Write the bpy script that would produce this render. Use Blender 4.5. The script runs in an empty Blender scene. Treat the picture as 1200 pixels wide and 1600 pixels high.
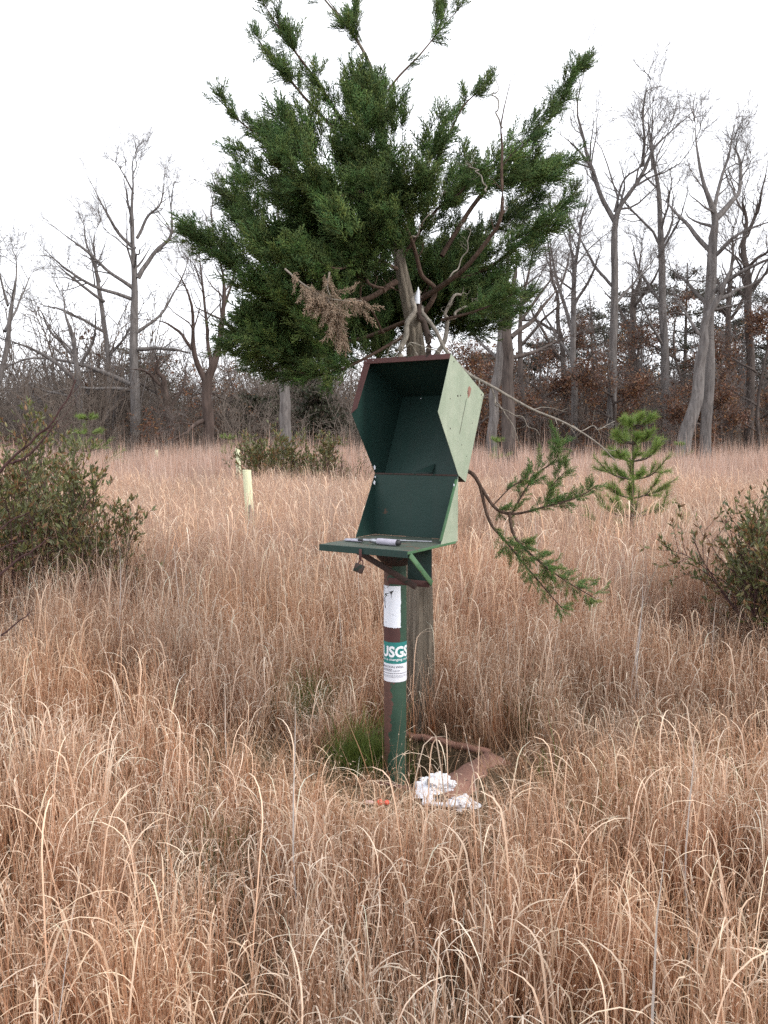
import bpy, bmesh, math
import numpy as np
from mathutils import Vector, Matrix, noise as mnoise

# ------------------------------------------------------------------ camera, sky, sun, exposure
scene = bpy.context.scene
COL = scene.collection
FPX, PITCH, EYE = 1260.0, math.radians(5.0), 1.7          # focal length in photo pixels, tilt, eye height
cam_d = bpy.data.cameras.new('camera')
cam_d.sensor_fit = 'VERTICAL'; cam_d.sensor_height = 36.0
cam_d.lens = FPX / 1600 * 36.0
cam_d.clip_start = 0.05; cam_d.clip_end = 2000
cam = bpy.data.objects.new('camera', cam_d); COL.objects.link(cam)
cam.location = (0, 0, EYE); cam.rotation_euler = (math.pi / 2 - PITCH, 0, 0)
scene.camera = cam

SUN_EL, SUN_AZ = math.radians(38), math.radians(118)       # azimuth clockwise from +Y (north): to the right, a little behind the camera
world = bpy.data.worlds.new('World'); scene.world = world; world.use_nodes = True
wn = world.node_tree.nodes; wl = world.node_tree.links
bg = wn['Background']; bg.inputs['Strength'].default_value = 0.1
sky = wn.new('ShaderNodeTexSky'); sky.sky_type = 'NISHITA'; sky.sun_disc = False
sky.sun_elevation = SUN_EL; sky.sun_rotation = SUN_AZ; sky.dust_density = 4.0; sky.air_density = 1.0
mixw = wn.new('ShaderNodeMix'); mixw.data_type = 'RGBA'
mixw.inputs[0].default_value = 0.85
wl.new(sky.outputs[0], mixw.inputs[6]); mixw.inputs[7].default_value = (15.0, 15.2, 15.8, 1)   # closed white overcast
wl.new(mixw.outputs[2], bg.inputs['Color'])

sun_d = bpy.data.lights.new('sun', 'SUN'); sun_d.energy = 1.5; sun_d.angle = math.radians(10)
sun_d.color = (1.0, 0.95, 0.88)
sun = bpy.data.objects.new('sun', sun_d); COL.objects.link(sun)
sv = Vector((math.sin(SUN_AZ) * math.cos(SUN_EL), math.cos(SUN_AZ) * math.cos(SUN_EL), math.sin(SUN_EL)))
sun.rotation_euler = sv.to_track_quat('Z', 'Y').to_euler(); sun.location = (8, -6, 12)

vs = scene.view_settings
vs.view_transform = 'Standard'; vs.look = 'None'; vs.exposure = 0.4; vs.gamma = 1.0; vs.use_curve_mapping = False
scene.cycles.max_bounces = 5; scene.cycles.diffuse_bounces = 3; scene.cycles.transparent_max_bounces = 4
scene.cycles.use_denoising = False

rng = np.random.default_rng(11)
A = np.array

def at(px, py, Y):
    """point of the place seen at photo pixel (px, py), standing Y metres in front of the camera"""
    x = (px - 600) / FPX; v = -(py - 800) / FPX
    d = A([x, math.cos(PITCH) + v * math.sin(PITCH), -math.sin(PITCH) + v * math.cos(PITCH)])
    return A([0, 0, EYE]) + d * Y / d[1]

def gz(x, y):
    """height of the field"""
    r = np.clip((np.asarray(y, float) - 9) / 34, 0, 1); r = r * r * (3 - 2 * r)
    return 0.32 * r + 0.03 * np.sin(x * 0.9 + 1.3) * np.sin(y * 0.6) * np.clip((np.asarray(y, float) - 5.5) / 3, 0, 1)

# ------------------------------------------------------------------ materials
def nodes(name):
    m = bpy.data.materials.new(name); m.use_nodes = True
    nt = m.node_tree; return m, nt, nt.nodes['Principled BSDF']

def ramp(nt, fac, stops):
    r = nt.nodes.new('ShaderNodeValToRGB'); e = r.color_ramp.elements
    while len(e) < len(stops): e.new(0.5)
    for k, (p, c) in enumerate(stops): e[k].position = p; e[k].color = (*c, 1)
    nt.links.new(fac, r.inputs[0]); return r.outputs[0]

def noise_n(nt, scale, detail=6, rough=0.6, vec=None, stretch=None):
    t = nt.nodes.new('ShaderNodeTexNoise'); t.inputs['Scale'].default_value = scale
    t.inputs['Detail'].default_value = detail; t.inputs['Roughness'].default_value = rough
    if vec is None:
        tc = nt.nodes.new('ShaderNodeTexCoord'); vec = tc.outputs['Object']
    if stretch:
        mp = nt.nodes.new('ShaderNodeMapping'); mp.inputs['Scale'].default_value = stretch
        nt.links.new(vec, mp.inputs[0]); vec = mp.outputs[0]
    nt.links.new(vec, t.inputs['Vector']); return t.outputs[0]

def bump(nt, b, h, strength, dist=0.01):
    n = nt.nodes.new('ShaderNodeBump'); n.inputs['Strength'].default_value = strength; n.inputs['Distance'].default_value = dist
    nt.links.new(h, n.inputs['Height']); nt.links.new(n.outputs[0], b.inputs['Normal'])

def mixc(nt, f, a, b, mode='MIX'):
    x = nt.nodes.new('ShaderNodeMix'); x.data_type = 'RGBA'; x.blend_type = mode
    for s, v in ((0, f), (6, a), (7, b)):
        if hasattr(v, 'is_output'): nt.links.new(v, x.inputs[s])
        else: x.inputs[s].default_value = v if s == 0 else (*v, 1)
    return x.outputs[2]

def mat_leaf(name, trans=0.35, rough=0.55, gain=1.0, spec=0.35):
    """colour comes from the blade's own 'col' attribute times the clump's 'tint'"""
    m, nt, b = nodes(name); L = nt.links
    a = nt.nodes.new('ShaderNodeAttribute'); a.attribute_name = 'col'
    t = nt.nodes.new('ShaderNodeAttribute'); t.attribute_type = 'INSTANCER'; t.attribute_name = 'tint'
    c = mixc(nt, 1.0, a.outputs['Color'], t.outputs['Color'], 'MULTIPLY')
    L.new(c, b.inputs['Base Color']); b.inputs['Roughness'].default_value = rough
    b.inputs['Specular IOR Level'].default_value = spec
    tr = nt.nodes.new('ShaderNodeBsdfTranslucent'); L.new(c, tr.inputs[0])
    ms = nt.nodes.new('ShaderNodeMixShader'); ms.inputs[0].default_value = trans
    L.new(b.outputs[0], ms.inputs[1]); L.new(tr.outputs[0], ms.inputs[2])
    L.new(ms.outputs[0], nt.nodes['Material Output'].inputs[0])
    return m

def mat_leaf_mesh(name, trans=0.3, rough=0.5, spec=0.4):
    m, nt, b = nodes(name); L = nt.links
    a = nt.nodes.new('ShaderNodeAttribute'); a.attribute_name = 'col'
    L.new(a.outputs['Color'], b.inputs['Base Color']); b.inputs['Roughness'].default_value = rough
    b.inputs['Specular IOR Level'].default_value = spec
    tr = nt.nodes.new('ShaderNodeBsdfTranslucent'); L.new(a.outputs['Color'], tr.inputs[0])
    ms = nt.nodes.new('ShaderNodeMixShader'); ms.inputs[0].default_value = trans
    L.new(b.outputs[0], ms.inputs[1]); L.new(tr.outputs[0], ms.inputs[2])
    L.new(ms.outputs[0], nt.nodes['Material Output'].inputs[0])
    return m

def mat_bark(name, dark, light, scale=9, stretch=(1, 1, 0.18), bs=0.8):
    m, nt, b = nodes(name)
    n = noise_n(nt, scale, 8, 0.7, stretch=stretch)
    n2 = noise_n(nt, scale * 0.35, 4, 0.6)
    c = ramp(nt, n, [(0.36, tuple(x * .7 for x in dark)), (0.62, light)])
    c = mixc(nt, n2, c, tuple(0.8 * (a + d) / 2 for a, d in zip(dark, light)))
    nt.links.new(c, b.inputs['Base Color']); b.inputs['Roughness'].default_value = 0.95
    b.inputs['Specular IOR Level'].default_value = 0.15
    bump(nt, b, n, bs, 0.02); return m

def mat_paint(name, base, base2, rust, amount=0.5, scale=7, fine=60, rough=0.55, side=None):
    """weathered paint with rust patches; amount: where the rust starts; side: (axis, position, softness) of a wholly rusted side"""
    m, nt, b = nodes(name)
    tc = nt.nodes.new('ShaderNodeTexCoord'); vec = tc.outputs['Object']
    big = noise_n(nt, scale, 8, 0.65, vec); fin = noise_n(nt, fine, 5, 0.7, vec)
    c = mixc(nt, ramp(nt, noise_n(nt, scale * 0.4, 4, 0.6, vec), [(0.35, (0, 0, 0)), (0.65, (1, 1, 1))]), base, base2)
    c = mixc(nt, ramp(nt, fin, [(0.4, (0, 0, 0)), (0.75, (.35, .35, .35))]), c, tuple(x * 0.55 for x in base))
    stk_ = noise_n(nt, 26, 6, 0.7, vec, (1, 1, 0.09)); c = mixc(nt, ramp(nt, stk_, [(0.45, (0, 0, 0)), (0.72, (.55, .55, .55))]), c, tuple(x * 0.62 + .012 for x in base2))
    fac = big
    if side:
        sp = nt.nodes.new('ShaderNodeSeparateXYZ'); nt.links.new(vec, sp.inputs[0])
        mr = nt.nodes.new('ShaderNodeMapRange'); mr.inputs[1].default_value = side[1] + side[2]; mr.inputs[2].default_value = side[1] - side[2]
        mr.inputs[3].default_value = -0.12; mr.inputs[4].default_value = 0.3
        nt.links.new(sp.outputs[side[0]], mr.inputs[0])
        ad = nt.nodes.new('ShaderNodeMath'); ad.operation = 'ADD'
        nt.links.new(big, ad.inputs[0]); nt.links.new(mr.outputs[0], ad.inputs[1]); fac = ad.outputs[0]
    f = ramp(nt, fac, [(amount, (0, 0, 0)), (amount + 0.035, (1, 1, 1))])
    rc = ramp(nt, fin, [(0.3, tuple(x * 0.6 for x in rust)), (0.7, rust)])
    c = mixc(nt, f, c, rc)
    nt.links.new(c, b.inputs['Base Color']); b.inputs['Roughness'].default_value = rough
    b.inputs['Specular IOR Level'].default_value = 0.35
    dent = noise_n(nt, 6, 2, 0.4, vec); hs = nt.nodes.new('ShaderNodeMath'); hs.operation = 'MULTIPLY_ADD'; hs.inputs[1].default_value = 2.5
    nt.links.new(dent, hs.inputs[0]); nt.links.new(fin, hs.inputs[2]); bump(nt, b, hs.outputs[0], 0.3, 0.004); return m

def mat_plain(name, c, rough=0.6, metal=0.0, var=0.25, scale=30):
    m, nt, b = nodes(name)
    n = noise_n(nt, scale, 5, 0.6)
    nt.links.new(ramp(nt, n, [(0.3, tuple(x * (1 - var) for x in c)), (0.7, tuple(min(1, x * (1 + var * 0.4)) for x in c))]), b.inputs['Base Color'])
    b.inputs['Roughness'].default_value = rough; b.inputs['Metallic'].default_value = metal
    bump(nt, b, n, 0.15, 0.003); return m

M = {}
M['grass'] = mat_leaf('dry grass', 0.3, 0.55, spec=0.3)
M['grass_near'] = mat_leaf_mesh('dry grass near', 0.3, 0.55, 0.3)
M['green_grass'] = mat_leaf('green grass', 0.35, 0.5)
M['cedar'] = mat_leaf('cedar foliage', 0.3, 0.6, spec=0.25)
M['brush'] = mat_leaf('brush twigs', 0.0, 0.9, spec=0.1)
M['leaf'] = mat_leaf_mesh('leaf', 0.25, 0.42, 0.4)
M['needle'] = mat_leaf_mesh('needles', 0.2, 0.5, 0.3)
M['dead'] = mat_leaf('dead cedar foliage', 0.2, 0.8, spec=0.1)
M['bark_grey'] = mat_bark('grey oak bark', (.06, .052, .05), (.27, .25, .24), 11, (1, 1, .12))
M['bark_dark'] = mat_bark('dark pine bark', (.04, .033, .031), (.17, .14, .125), 11, (1, 1, .12))
M['bark_brown'] = mat_bark('brown bark', (.045, .033, .028), (.14, .105, .092), 6)
M['bark_cedar'] = mat_bark('shaggy cedar bark', (.06, .05, .04), (.36, .31, .25), 52, (1, 1, 0.05), 1.0)
M['bark_limb'] = mat_bark('cedar limb bark', (.05, .032, .025), (.17, .115, .09), 60, (1, 1, 0.4), 0.7)
M['bark_pale'] = mat_bark('weathered bare wood', (.18, .155, .13), (.42, .38, .33), 50, (1, 1, 0.4), 0.5)
M['twig_red'] = mat_bark('reddish twig', (.05, .028, .03), (.13, .075, .07), 60, (1, 1, 0.4), 0.5)
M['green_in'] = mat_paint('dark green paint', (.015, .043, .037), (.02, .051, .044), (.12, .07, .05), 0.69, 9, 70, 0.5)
M['green_post'] = mat_paint('green post paint', (.026, .062, .044), (.042, .088, .06), (.14, .075, .063), 0.585, 13, 80, 0.5, side=(0, -0.024, 0.03))
M['green_out'] = mat_paint('chalky faded green paint', (.3, .36, .265), (.38, .43, .33), (.09, .1, .075), 0.72, 26, 120, 0.7)
M['green_mid'] = mat_paint('scuffed lit green paint', (.05, .13, .06), (.1, .2, .1), (.1, .07, .05), 0.62, 22, 120, 0.6)  # paler green: the lighting on the right brace is put into this colour
M['shelf_top'] = mat_paint('dirty worn shelf paint', (.1, .115, .095), (.065, .09, .07), (.15, .1, .075), 0.58, 16, 90, 0.75)
M['rust'] = mat_paint('rusty primer', (.105, .045, .042), (.075, .035, .033), (.03, .022, .02), 0.6, 18, 90, 0.8)
M['rust_dark'] = mat_paint('dark rust', (.04, .03, .026), (.06, .035, .03), (.018, .03, .022), 0.55, 18, 90, 0.75)
M['rust_clay'] = mat_paint('reddish rusted steel', (.3, .16, .12), (.24, .125, .095), (.1, .06, .05), 0.62, 12, 60, 0.85)
M['steel'] = mat_plain('bare steel', (.42, .43, .47), 0.35, 0.85)
M['grip'] = mat_plain('lilac grey grip', (.42, .4, .48), 0.6)
M['black'] = mat_plain('black plastic', (.02, .02, .022), 0.5)
M['white'] = mat_plain('white cotton', (.74, .75, .79), 0.9, 0, 0.2, 60)
M['paper'] = mat_plain('white paper', (.72, .75, .82), 0.6, 0, 0.12, 40)
M['teal'] = mat_plain('teal sticker', (.02, .2, .19), 0.45, 0, 0.12, 60)
M['ink'] = mat_plain('label print', (.07, .07, .1), 0.5)
M['whiteink'] = mat_plain('white print', (.8, .83, .88), 0.5, 0, 0.05)
M['red'] = mat_plain('red orange plastic', (.75, .09, .05), 0.4, 0, 0.15)
M['clear'] = mat_plain('pale pink plastic', (.6, .4, .36), 0.4)
M['stone'] = mat_plain('red brown stone', (.3, .19, .14), 0.9, 0, 0.4, 14)
M['tube'] = mat_plain('pale tree shelter plastic', (.72, .74, .5), 0.5, 0, 0.12, 8)
M['stake'] = mat_bark('grey wooden stake', (.2, .16, .13), (.4, .34, .29), 30)

def mat_ground():
    m, nt, b = nodes('soil and thatch')
    tc = nt.nodes.new('ShaderNodeTexCoord'); v = tc.outputs['Object']
    n = noise_n(nt, 26, 8, 0.75, v, (1, 1, 1)); n2 = noise_n(nt, 0.9, 5, 0.6, v)
    c1 = ramp(nt, n, [(0.3, (.055, .038, .026)), (0.55, (.15, .1, .066)), (0.75, (.27, .19, .13))])
    c2 = ramp(nt, n, [(0.3, (.05, .04, .02)), (0.6, (.12, .1, .055)), (0.8, (.2, .15, .1))])
    c = mixc(nt, ramp(nt, n2, [(0.42, (0, 0, 0)), (0.6, (1, 1, 1))]), c1, c2)
    nt.links.new(c, b.inputs['Base Color']); b.inputs['Roughness'].default_value = 0.97
    b.inputs['Specular IOR Level'].default_value = 0.1
    bump(nt, b, n, 0.9, 0.03); return m
M['ground'] = mat_ground()

# ------------------------------------------------------------------ mesh helpers
def tag(o, label=None, cat=None, group=None, kind=None):
    for k, v in (('label', label), ('category', cat), ('group', group), ('kind', kind)):
        if v: o[k] = v
    return o

def empty(name, loc, label=None, cat=None, group=None):
    o = bpy.data.objects.new(name, None); COL.objects.link(o); o.location = loc; o.empty_display_size = 0.1
    return tag(o, label, cat, group)

def mesh(name, V, F, smooth=False, col=None):
    """V n x 3, F list of index arrays (each k x 3 or k x 4)"""
    V = np.asarray(V, np.float32)
    if isinstance(F, np.ndarray): F = [F]
    F = [np.asarray(f, np.int32) for f in F if len(f)]
    me = bpy.data.meshes.new(name)
    me.vertices.add(len(V)); me.vertices.foreach_set('co', V.ravel())
    if F:
        loops = np.concatenate([f.ravel() for f in F]); tot = np.concatenate([np.full(len(f), f.shape[1], np.int32) for f in F])
        me.loops.add(len(loops)); me.loops.foreach_set('vertex_index', loops)
        me.polygons.add(len(tot)); st = np.concatenate([[0], np.cumsum(tot)[:-1]]).astype(np.int32)
        me.polygons.foreach_set('loop_start', st)
        me.update(calc_edges=True)
        if smooth: me.polygons.foreach_set('use_smooth', np.ones(len(tot), bool))
    if col is not None:
        a = me.attributes.new('col', 'FLOAT_COLOR', 'POINT')
        c = np.ones((len(V), 4), np.float32); c[:, :3] = col; a.data.foreach_set('color', c.ravel())
    return me

def obj(name, me, mats, parent=None):
    o = bpy.data.objects.new(name, me); COL.objects.link(o)
    for m in (mats if isinstance(mats, (list, tuple)) else [mats]): me.materials.append(m)
    if parent: o.parent = parent
    return o

def join(parts):
    """[(V, [F..])] -> one V, F list by side count"""
    Vs, Fs, n = [], {3: [], 4: []}, 0
    for V, F in parts:
        for f in ([F] if isinstance(F, np.ndarray) else F):
            if len(f): Fs[f.shape[1]].append(f + n)
        Vs.append(V); n += len(V)
    return np.concatenate(Vs), [np.concatenate(f) for f in Fs.values() if f]

def tubes(P, R, sides=6):
    """P n x m x 3 paths, R n x m radii -> verts, quads"""
    P = np.asarray(P, float); R = np.asarray(R, float)
    n, m, _ = P.shape
    T = np.gradient(P, axis=1); T /= np.linalg.norm(T, axis=2, keepdims=True) + 1e-9
    ref = np.where(np.abs(T[:, :1, 2:3]) > 0.8, A([1., 0, 0]), A([0, 0, 1.]))
    U = np.cross(T, np.broadcast_to(ref, T.shape)); U /= np.linalg.norm(U, axis=2, keepdims=True) + 1e-9
    W = np.cross(T, U)
    a = np.linspace(0, 2 * np.pi, sides, endpoint=False)
    V = P[:, :, None] + R[:, :, None, None] * (U[:, :, None] * np.cos(a)[:, None] + W[:, :, None] * np.sin(a)[:, None])
    i, j, k = np.meshgrid(np.arange(n), np.arange(m - 1), np.arange(sides), indexing='ij')
    k2 = (k + 1) % sides; b = i * m * sides
    F = np.stack([b + j * sides + k, b + j * sides + k2, b + (j + 1) * sides + k2, b + (j + 1) * sides + k], -1).reshape(-1, 4)
    return V.reshape(-1, 3), F

def smooth_path(pts, m):
    """Catmull-Rom resample of a polyline (any columns) to m points"""
    p = np.asarray(pts, float)
    if len(p) == 2: return p[0] + np.linspace(0, 1, m)[:, None] * (p[1] - p[0])
    q = np.vstack([2 * p[0] - p[1], p, 2 * p[-1] - p[-2]])
    t = np.linspace(0, len(p) - 1 - 1e-6, m); i = t.astype(int); u = (t - i)[:, None]
    a, b, c, d = q[i], q[i + 1], q[i + 2], q[i + 3]
    return 0.5 * (2 * b + (c - a) * u + (2 * a - 5 * b + 4 * c - d) * u ** 2 + (3 * b - a - 3 * c + d) * u ** 3)

def unit(v): return v / (np.linalg.norm(v, axis=-1, keepdims=True) + 1e-9)

def bark_wobble(V, amp, freq):
    s = np.sin(V[:, 0] * freq * 1.3 + V[:, 2] * freq * .31) + np.sin(V[:, 1] * freq * 1.7 - V[:, 2] * freq * .23) + np.sin((V[:, 0] - V[:, 1]) * freq * 2.9 + V[:, 2] * freq * .6)
    d = rng.normal(0, 1, V.shape); return V + amp * (0.35 * s[:, None] + 0.2 * d) * A([1, 1, 0.2])

def box_vf(c, s, R=None):
    v = A([[x, y, z] for x in (-.5, .5) for y in (-.5, .5) for z in (-.5, .5)]) * A(s)
    if R is not None: v = v @ np.asarray(R).T
    return v + A(c), A([[0, 1, 3, 2], [4, 6, 7, 5], [0, 4, 5, 1], [2, 3, 7, 6], [0, 2, 6, 4], [1, 5, 7, 3]])

def bevel(o, w, seg=2):
    md = o.modifiers.new('bevel', 'BEVEL'); md.width = w; md.segments = seg; md.limit_method = 'ANGLE'; return o

# ------------------------------------------------------------------ scatter: copies of clumps on points, inside one object (for what nobody could count)
def scatter_group():
    g = bpy.data.node_groups.new('scatter', 'GeometryNodeTree')
    g.interface.new_socket('Geometry', in_out='INPUT', socket_type='NodeSocketGeometry')
    g.interface.new_socket('Geometry', in_out='OUTPUT', socket_type='NodeSocketGeometry')
    N, L = g.nodes, g.links
    gi, go = N.new('NodeGroupInput'), N.new('NodeGroupOutput')
    def attr(name, typ):
        n = N.new('GeometryNodeInputNamedAttribute'); n.data_type = typ; n.inputs[0].default_value = name; return n.outputs[0]
    sep = N.new('GeometryNodeSeparateGeometry'); sep.domain = 'POINT'
    L.new(gi.outputs[0], sep.inputs[0]); L.new(attr('is_point', 'BOOLEAN'), sep.inputs[1])
    sp = N.new('GeometryNodeSplitToInstances'); sp.domain = 'FACE'
    L.new(sep.outputs[1], sp.inputs[0]); L.new(attr('clump', 'INT'), sp.inputs['Group ID'])
    ip = N.new('GeometryNodeInstanceOnPoints')
    L.new(sep.outputs[0], ip.inputs['Points']); L.new(sp.outputs[0], ip.inputs['Instance'])
    ip.inputs['Pick Instance'].default_value = True
    L.new(attr('pick', 'INT'), ip.inputs['Instance Index'])
    e = N.new('FunctionNodeEulerToRotation'); L.new(attr('turn', 'FLOAT_VECTOR'), e.inputs[0])
    L.new(e.outputs[0], ip.inputs['Rotation']); L.new(attr('size', 'FLOAT_VECTOR'), ip.inputs['Scale'])
    L.new(ip.outputs[0], go.inputs[0]); return g
SCATTER = scatter_group()

def scatter(name, clumps, pts, pick, turn, size, tint, mat, parent=None):
    """clumps: [(V, F(list), col)]"""
    Vs, Fs, Cs, ids, n = [], {3: [], 4: []}, [], {3: [], 4: []}, 0
    for k, (V, F, c) in enumerate(clumps):
        for f in F:
            Fs[f.shape[1]].append(f + n); ids[f.shape[1]].append(np.full(len(f), k, np.int32))
        Vs.append(V); Cs.append(c); n += len(V)
    npt = len(pts)
    V = np.concatenate(Vs + [pts]); C = np.concatenate(Cs + [np.ones((npt, 3))])
    me = mesh(name, V, [np.concatenate(f) for f in Fs.values() if f], col=C)
    a = me.attributes.new('clump', 'INT', 'FACE'); a.data.foreach_set('value', np.concatenate([np.concatenate(x) for x in ids.values() if x]))
    def pa(nm, typ, fld, fill, val):
        w = val.shape[1] if val.ndim > 1 else 1
        full = np.full((n + npt, w), fill, val.dtype); full[n:] = val.reshape(npt, w)
        at_ = me.attributes.new(nm, typ, 'POINT'); at_.data.foreach_set(fld, full.ravel())
    pa('is_point', 'BOOLEAN', 'value', False, np.ones(npt, bool))
    pa('pick', 'INT', 'value', 0, np.asarray(pick, np.int32))
    pa('turn', 'FLOAT_VECTOR', 'vector', 0, np.asarray(turn, np.float32))
    size = np.asarray(size, np.float32); size = np.repeat(size[:, None], 3, 1) if size.ndim == 1 else size
    pa('size', 'FLOAT_VECTOR', 'vector', 1, size)
    pa('tint', 'FLOAT_COLOR', 'color', 1, np.concatenate([np.asarray(tint, np.float32), np.ones((npt, 1), np.float32)], 1))
    o = obj(name, me, mat, parent)
    md = o.modifiers.new('scatter', 'NODES'); md.node_group = SCATTER
    return o

def dir_euler(D, roll):
    """XYZ euler that turns +Z onto each direction in D"""
    D = unit(D); th = np.arccos(np.clip(D[:, 2], -1, 1)); ph = np.arctan2(D[:, 1], D[:, 0])
    out = np.zeros((len(D), 3))
    for i in range(len(D)):
        R = Matrix.Rotation(ph[i], 3, 'Z') @ Matrix.Rotation(th[i], 3, 'Y') @ Matrix.Rotation(roll[i], 3, 'Z')
        out[i] = R.to_euler()
    return out

# ------------------------------------------------------------------ the field
PIT = [A([-.36, 4.13]), A([0.0, 4.6]), A([.57, 4.24]), A([.21, 3.79])]
def in_pit(x, y, grow=0.0):
    inside = np.ones(np.shape(x), bool)
    for k in range(4):
        p, q = PIT[k], PIT[(k + 1) % 4]; d = (q - p) / np.linalg.norm(q - p)
        inside &= ((x - p[0]) * d[1] - (y - p[1]) * d[0]) > -grow
    return inside

def axis(lo, hi, step, far0, far1, growth=1.16):
    c = list(np.arange(lo, hi, step)); s = step
    while c[-1] < far1: s *= growth; c.append(c[-1] + s)
    s = step
    while c[0] > far0: s *= growth; c.insert(0, c[0] - s)
    return A(c)
gx = axis(-.6, .9, .02, -600, 600); gy = axis(3.6, 4.8, .02, -80, 900)
X, Y_ = np.meshgrid(gx, gy, indexing='ij')
Z = gz(X, Y_) + 0.012 * np.sin(X * 7 + 1) * np.sin(Y_ * 9)
Z = np.where(in_pit(X, Y_), -0.6 + 0.02 * np.sin(X * 31) * np.sin(Y_ * 27) + 0.54 * np.clip(1.3 - np.hypot(X + .1, Y_ - 4.08) / .26, 0, 1), Z)
nx, ny = X.shape
I = np.arange(nx * ny).reshape(nx, ny)
F = np.stack([I[:-1, :-1], I[1:, :-1], I[1:, 1:], I[:-1, 1:]], -1).reshape(-1, 4)
ground = obj('ground', mesh('ground', np.stack([X, Y_, Z], -1).reshape(-1, 3), F, True), M['ground'])
tag(ground, 'dry meadow soil under the tan grass', 'ground', kind='structure')

def blades(n, spread, h, hv, lean, bend, bendpow, w, seg, c0, c1, cv, rg, seedhead=0.0, twist=0.6, hook=False):
    """one clump of grass: ribbons that rise and arch over"""
    az = rg.uniform(0, 2 * np.pi, n); r = spread * np.sqrt(rg.uniform(0, 1, n)); ra = rg.uniform(0, 2 * np.pi, n)
    L = h * np.exp(rg.normal(0, hv, n)); th0 = np.abs(rg.normal(0, lean, n)); B = bend * (rg.uniform(.6, 1.2, n) if hook else rg.uniform(0.25, 1.3, n))
    s = np.linspace(0, 1, seg + 1)
    if hook:                                           # straight stem, then the tip curls right over
        s = np.r_[0, .4, np.linspace(.68, 1, seg - 1)]
        st = rg.uniform(.6, .84, n)[:, None]; g_ = np.clip((s[None] - st) / (1 - st), 0, 1)
        th = th0[:, None] + .18 * s[None] + B[:, None] * g_ ** 1.1
    else:
        th = th0[:, None] + B[:, None] * s[None] ** bendpow
    ds = L[:, None] * np.diff(s)[None]
    hx = np.concatenate([np.zeros((n, 1)), np.cumsum(np.sin(th[:, :-1]) * ds, 1)], 1)
    hz = np.concatenate([np.zeros((n, 1)), np.cumsum(np.cos(th[:, :-1]) * ds, 1)], 1)
    wob = rg.normal(0, .02, n)[:, None] * np.sin(s * 5)[None]
    ca, sa = np.cos(az)[:, None], np.sin(az)[:, None]
    C = np.stack([r[:, None] * np.cos(ra)[:, None] + hx * ca - wob * sa, r[:, None] * np.sin(ra)[:, None] + hx * sa + wob * ca, hz], -1)
    tw = az[:, None] + np.pi / 2 + rg.normal(0, twist, n)[:, None] + s[None] * rg.normal(0, twist, n)[:, None]
    ww = w * rg.uniform(.6, 1.3, n)[:, None] * (np.clip(1.05 - s ** 9, 0, 1) * (.55 + .45 * s) if hook else np.clip(1.04 - s ** 3, 0, 1))[None]
    S = np.stack([np.cos(tw), np.sin(tw), 0 * tw], -1) * ww[..., None] * .5
    V = np.stack([C - S, C + S], 2)
    k = np.arange(n)[:, None] * (seg + 1) * 2 + np.arange(seg)[None] * 2
    Fq = np.stack([k, k + 1, k + 3, k + 2], -1).reshape(-1, 4)
    hue = A([[1, 1, 1], [1.12, .93, .8], [.88, .98, 1.15], [1.02, .84, .74], [1.0, 1.06, 1.22]])[rg.integers(0, 5, n)]
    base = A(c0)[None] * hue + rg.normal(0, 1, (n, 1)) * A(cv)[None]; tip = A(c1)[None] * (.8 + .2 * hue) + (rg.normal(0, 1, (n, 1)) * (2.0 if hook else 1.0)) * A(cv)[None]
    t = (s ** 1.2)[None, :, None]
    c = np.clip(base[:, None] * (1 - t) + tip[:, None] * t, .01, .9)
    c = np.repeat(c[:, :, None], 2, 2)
    out = [(V.reshape(-1, 3), Fq, c.reshape(-1, 3))]
    if seedhead > 0:                                   # fuzzy seed tufts near the tips
        m = int(n * seedhead) * 7
        b = rg.integers(0, n, m); q = rg.uniform(.55, .98, m); i = (q * seg).astype(int); f = (q * seg - i)[:, None]
        p = C[b, i] * (1 - f) + C[b, np.minimum(i + 1, seg)] * f
        d = unit(rg.normal(0, 1, (m, 3)) + A([0, 0, 1.2])); l = rg.uniform(.008, .02, m)[:, None]
        e = unit(np.cross(d, rg.normal(0, 1, (m, 3)))) * .0022
        V2 = np.stack([p - e, p + e, p + d * l], 1).reshape(-1, 3); F2 = np.arange(m * 3).reshape(-1, 3)
        out.append((V2, F2, np.repeat(np.clip(A([.62, .47, .36]) + rg.normal(0, .06, (m, 1)), .1, .9), 3, 0)))
    return out

def clump(*lists):
    parts = [p for l in lists for p in l]
    V, Fl = join([(p[0], p[1]) for p in parts]); return V, Fl, np.concatenate([p[2] for p in parts])

rg = np.random.default_rng(5)
CV = (.075, .062, .052)
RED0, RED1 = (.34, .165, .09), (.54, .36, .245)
TAN0, TAN1 = (.44, .225, .115), (.82, .68, .53)  # pale tips; the bright highlights on the curls are put into their colour
GREY = (.5, .42, .35)
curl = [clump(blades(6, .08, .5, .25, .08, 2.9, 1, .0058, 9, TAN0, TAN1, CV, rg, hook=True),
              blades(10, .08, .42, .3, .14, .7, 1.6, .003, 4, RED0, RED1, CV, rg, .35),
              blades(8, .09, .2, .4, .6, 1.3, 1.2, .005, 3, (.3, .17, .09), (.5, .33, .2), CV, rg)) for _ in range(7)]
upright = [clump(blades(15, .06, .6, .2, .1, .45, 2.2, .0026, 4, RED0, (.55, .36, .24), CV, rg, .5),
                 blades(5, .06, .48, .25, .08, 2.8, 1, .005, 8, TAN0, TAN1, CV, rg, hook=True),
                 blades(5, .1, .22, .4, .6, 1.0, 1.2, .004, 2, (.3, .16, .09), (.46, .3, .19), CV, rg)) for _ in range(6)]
thatch = [clump(blades(20, .14, .2, .4, 1.2, .5, 1, .0045, 2, (.3, .18, .1), (.52, .37, .25), CV, rg)) for _ in range(4)]
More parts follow.
